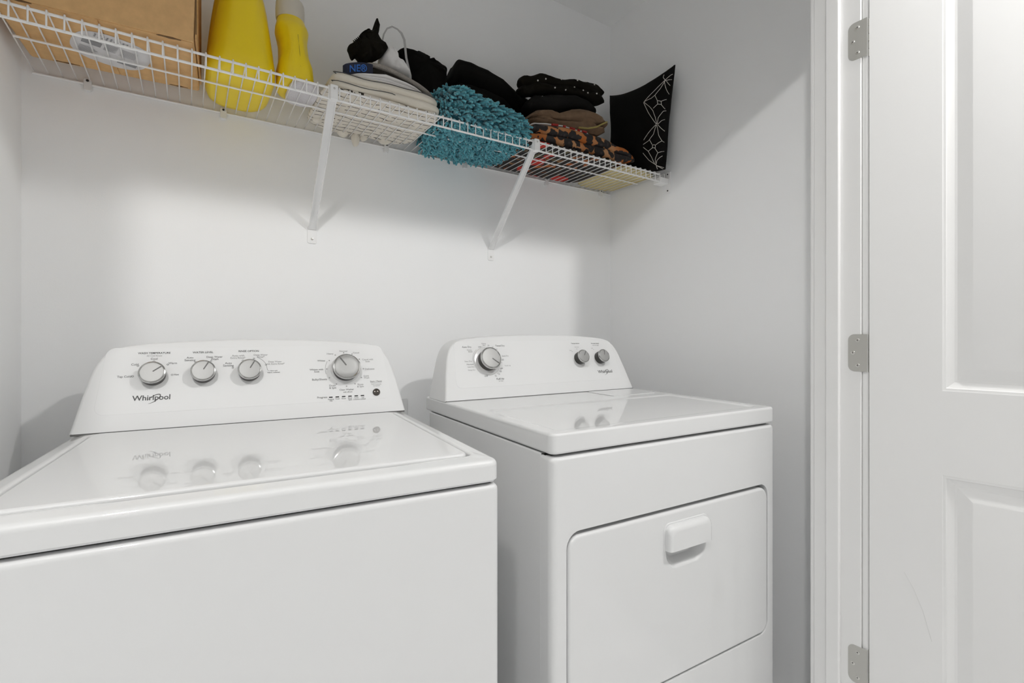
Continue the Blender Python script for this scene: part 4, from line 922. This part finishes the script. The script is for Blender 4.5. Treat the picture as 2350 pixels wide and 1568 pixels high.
for x, z in ((1.095, 2.004), (1.15, 2.015), (1.193, 2.035), (1.234, 2.034), (1.255, 2.03), (1.297, 2.037), (1.302, 2.08), (1.253, 2.074), (1.134, 2.05), (1.201, 2.06), (1.02, 2.01), (1.06, 2.03)):
    hit = tree.ray_cast(Vector((x, 1.2, z)), Vector((0, 1, 0)))
    if hit[0] is None: hit = tree.find_nearest(Vector((x, 1.40, z)))
    b = at(link('bead', bme, None), beo); b.location = hit[0] + hit[1] * 0.0008
# pale yellow cloth under the cushion
ye = cloth('yellow_cloth', 1.352, 1.556, 1.332, 1.597, DK + 0.0002, DK + 0.013, M['ycloth'], layers=1, amp=0.004, e=6, seed=15.0); tag(ye, 'pale yellow cloth lying flat under the black cushion', 'cloth')

# black cushion on edge against the right wall
cu = empty('throw_cushion', (1.512, 1.39, DK + 0.012)); tag(cu, 'black velvet cushion with white corded diamonds, on edge at the right wall', 'cushion')
CC = {'tn': Vector((1.212, 2.128)), 'tf': Vector((1.552, 2.150)), 'bn': Vector((1.258, 1.7500)), 'bf': Vector((1.548, 1.7640))}
def cyz(u, v):        # u: near(-1)..far(1), v: bottom(-1)..top(1)
    a, b = (u + 1) / 2, (v + 1) / 2
    p = (CC['bn'] * (1 - a) + CC['bf'] * a) * (1 - b) + (CC['tn'] * (1 - a) + CC['tf'] * a) * b
    bow = 0.030 * (1 - u * u) * v ** 3 if v > 0 else 0.006 * (1 - u * u) * v ** 3
    bow2 = 0.014 * (1 - v * v) * u
    return Vector((p.x - bow2, p.y - bow))
def cth(u, v): return 0.046 * max(0, (1 - u ** 4) * (1 - v ** 4)) ** 0.55 + 0.0022
CX = 1.5185
N_ = 36; V, F = [], []
for side in (-1, 1):
    for i in range(N_ + 1):
        for j in range(N_ + 1):
            u, v = -math.cos(math.pi * i / N_), -math.cos(math.pi * j / N_); q = cyz(u, v)
            V.append((CX + side * cth(u, v) + 0.003 * fbm(Vector((q.x, q.y, side)), 9), q.x, q.y))
K = (N_ + 1) ** 2
for s_ in range(2):
    for i in range(N_):
        for j in range(N_):
            a = s_ * K + i * (N_ + 1) + j; F.append((a, a + 1, a + N_ + 2, a + N_ + 1))
edge = [i * (N_ + 1) for i in range(N_)] + [N_ * (N_ + 1) + j for j in range(N_)] + [i * (N_ + 1) + N_ for i in range(N_, 0, -1)] + [j for j in range(N_, 0, -1)]
for a, b in zip(edge, edge[1:] + edge[:1]): F.append((a, b, b + K, a + K))
cush = link('cover', mesh('cover', V, F), M['velvet'], None, 60); at(cush, cu)
at(tube('seam', [(CX - 0.002, *cyz(-1 + 0.02, -1 + 2 * i / 20)) for i in range(21)], 0.0022, M['black2'], None, 6), cu)
tree = BVHTree.FromPolygons([Vector(v) for v in V], [f for f in F])
EMB = [[(1.195, 2.101), (1.208, 2.081), (1.236, 2.075)], [(1.216, 2.1), (1.227, 2.089), (1.24, 2.077)], [(1.245, 2.099), (1.247, 2.089), (1.24, 2.077)], [(1.24, 2.077), (1.274, 2.049), (1.32, 2.019)], [(1.239, 2.076), (1.256, 2.049), (1.274, 2.029), (1.288, 2.022), (1.318, 2.02)], [(1.243, 2.075), (1.24, 2.049), (1.233, 2.011), (1.221, 1.988)], [(1.238, 2.076), (1.225, 2.043), (1.215, 2.011)], [(1.274, 2.029), (1.265, 2.006)], [(1.233, 2.011), (1.254, 2.001)], [(1.265, 2.006), (1.254, 2.001), (1.254, 1.989), (1.265, 1.993), (1.265, 2.006)], [(1.265, 1.993), (1.281, 1.982)], [(1.255, 1.99), (1.245, 1.968)], [(1.32, 2.019), (1.295, 1.992), (1.283, 1.974), (1.274, 1.945), (1.27, 1.919)], [(1.321, 2.017), (1.302, 1.973), (1.272, 1.92)], [(1.227, 1.974), (1.251, 1.965), (1.265, 1.942), (1.269, 1.919)], [(1.229, 1.951), (1.256, 1.931), (1.267, 1.918)], [(1.273, 1.918), (1.302, 1.894), (1.324, 1.874)], [(1.272, 1.917), (1.283, 1.884), (1.302, 1.865), (1.327, 1.858)], [(1.27, 1.916), (1.267, 1.878), (1.26, 1.856), (1.245, 1.832)], [(1.267, 1.916), (1.251, 1.887), (1.242, 1.855)], [(1.299, 1.869), (1.29, 1.848)], [(1.26, 1.856), (1.276, 1.844)], [(1.288, 1.846), (1.278, 1.843), (1.279, 1.832), (1.289, 1.835), (1.288, 1.846)], [(1.288, 1.835), (1.306, 1.826)], [(1.281, 1.833), (1.272, 1.814)], [(1.327, 1.847), (1.306, 1.826), (1.295, 1.801), (1.288, 1.773)], [(1.33, 1.826), (1.309, 1.794), (1.285, 1.771)], [(1.249, 1.821), (1.272, 1.812), (1.283, 1.79), (1.284, 1.772)], [(1.261, 1.8), (1.278, 1.785), (1.284, 1.772)], [(1.284, 1.771), (1.288, 1.748)], [(1.283, 1.768), (1.265, 1.753), (1.265, 1.742)], [(1.283, 1.768), (1.254, 1.753), (1.25, 1.736)]]
V2, F2 = [], []
for l in EMB:
    # resample, dropped onto the cushion face
    P = []
    for (a, b), (c, d) in zip(l, l[1:]):
        for k_ in range(5): P.append((a + (c - a) * k_ / 5, b + (d - b) * k_ / 5))
    P.append(l[-1]); Q = []
    for y, z in P:
        dv = (Vector((1.475, y, z)) - CAMP).normalized()
        h = tree.ray_cast(Vector((1.40, y, z)), Vector((1, 0, 0)))
        if h[0] is not None: Q.append(h[0] - Vector((0.0006, 0, 0)))
    if len(Q) > 1: tube_vf(V2, F2, Q, 0.0010, 5)
em = at(link('embroidery', mesh('embroidery', V2, F2), M['cord'], None, 50), cu); em['kind'] = 'stuff'
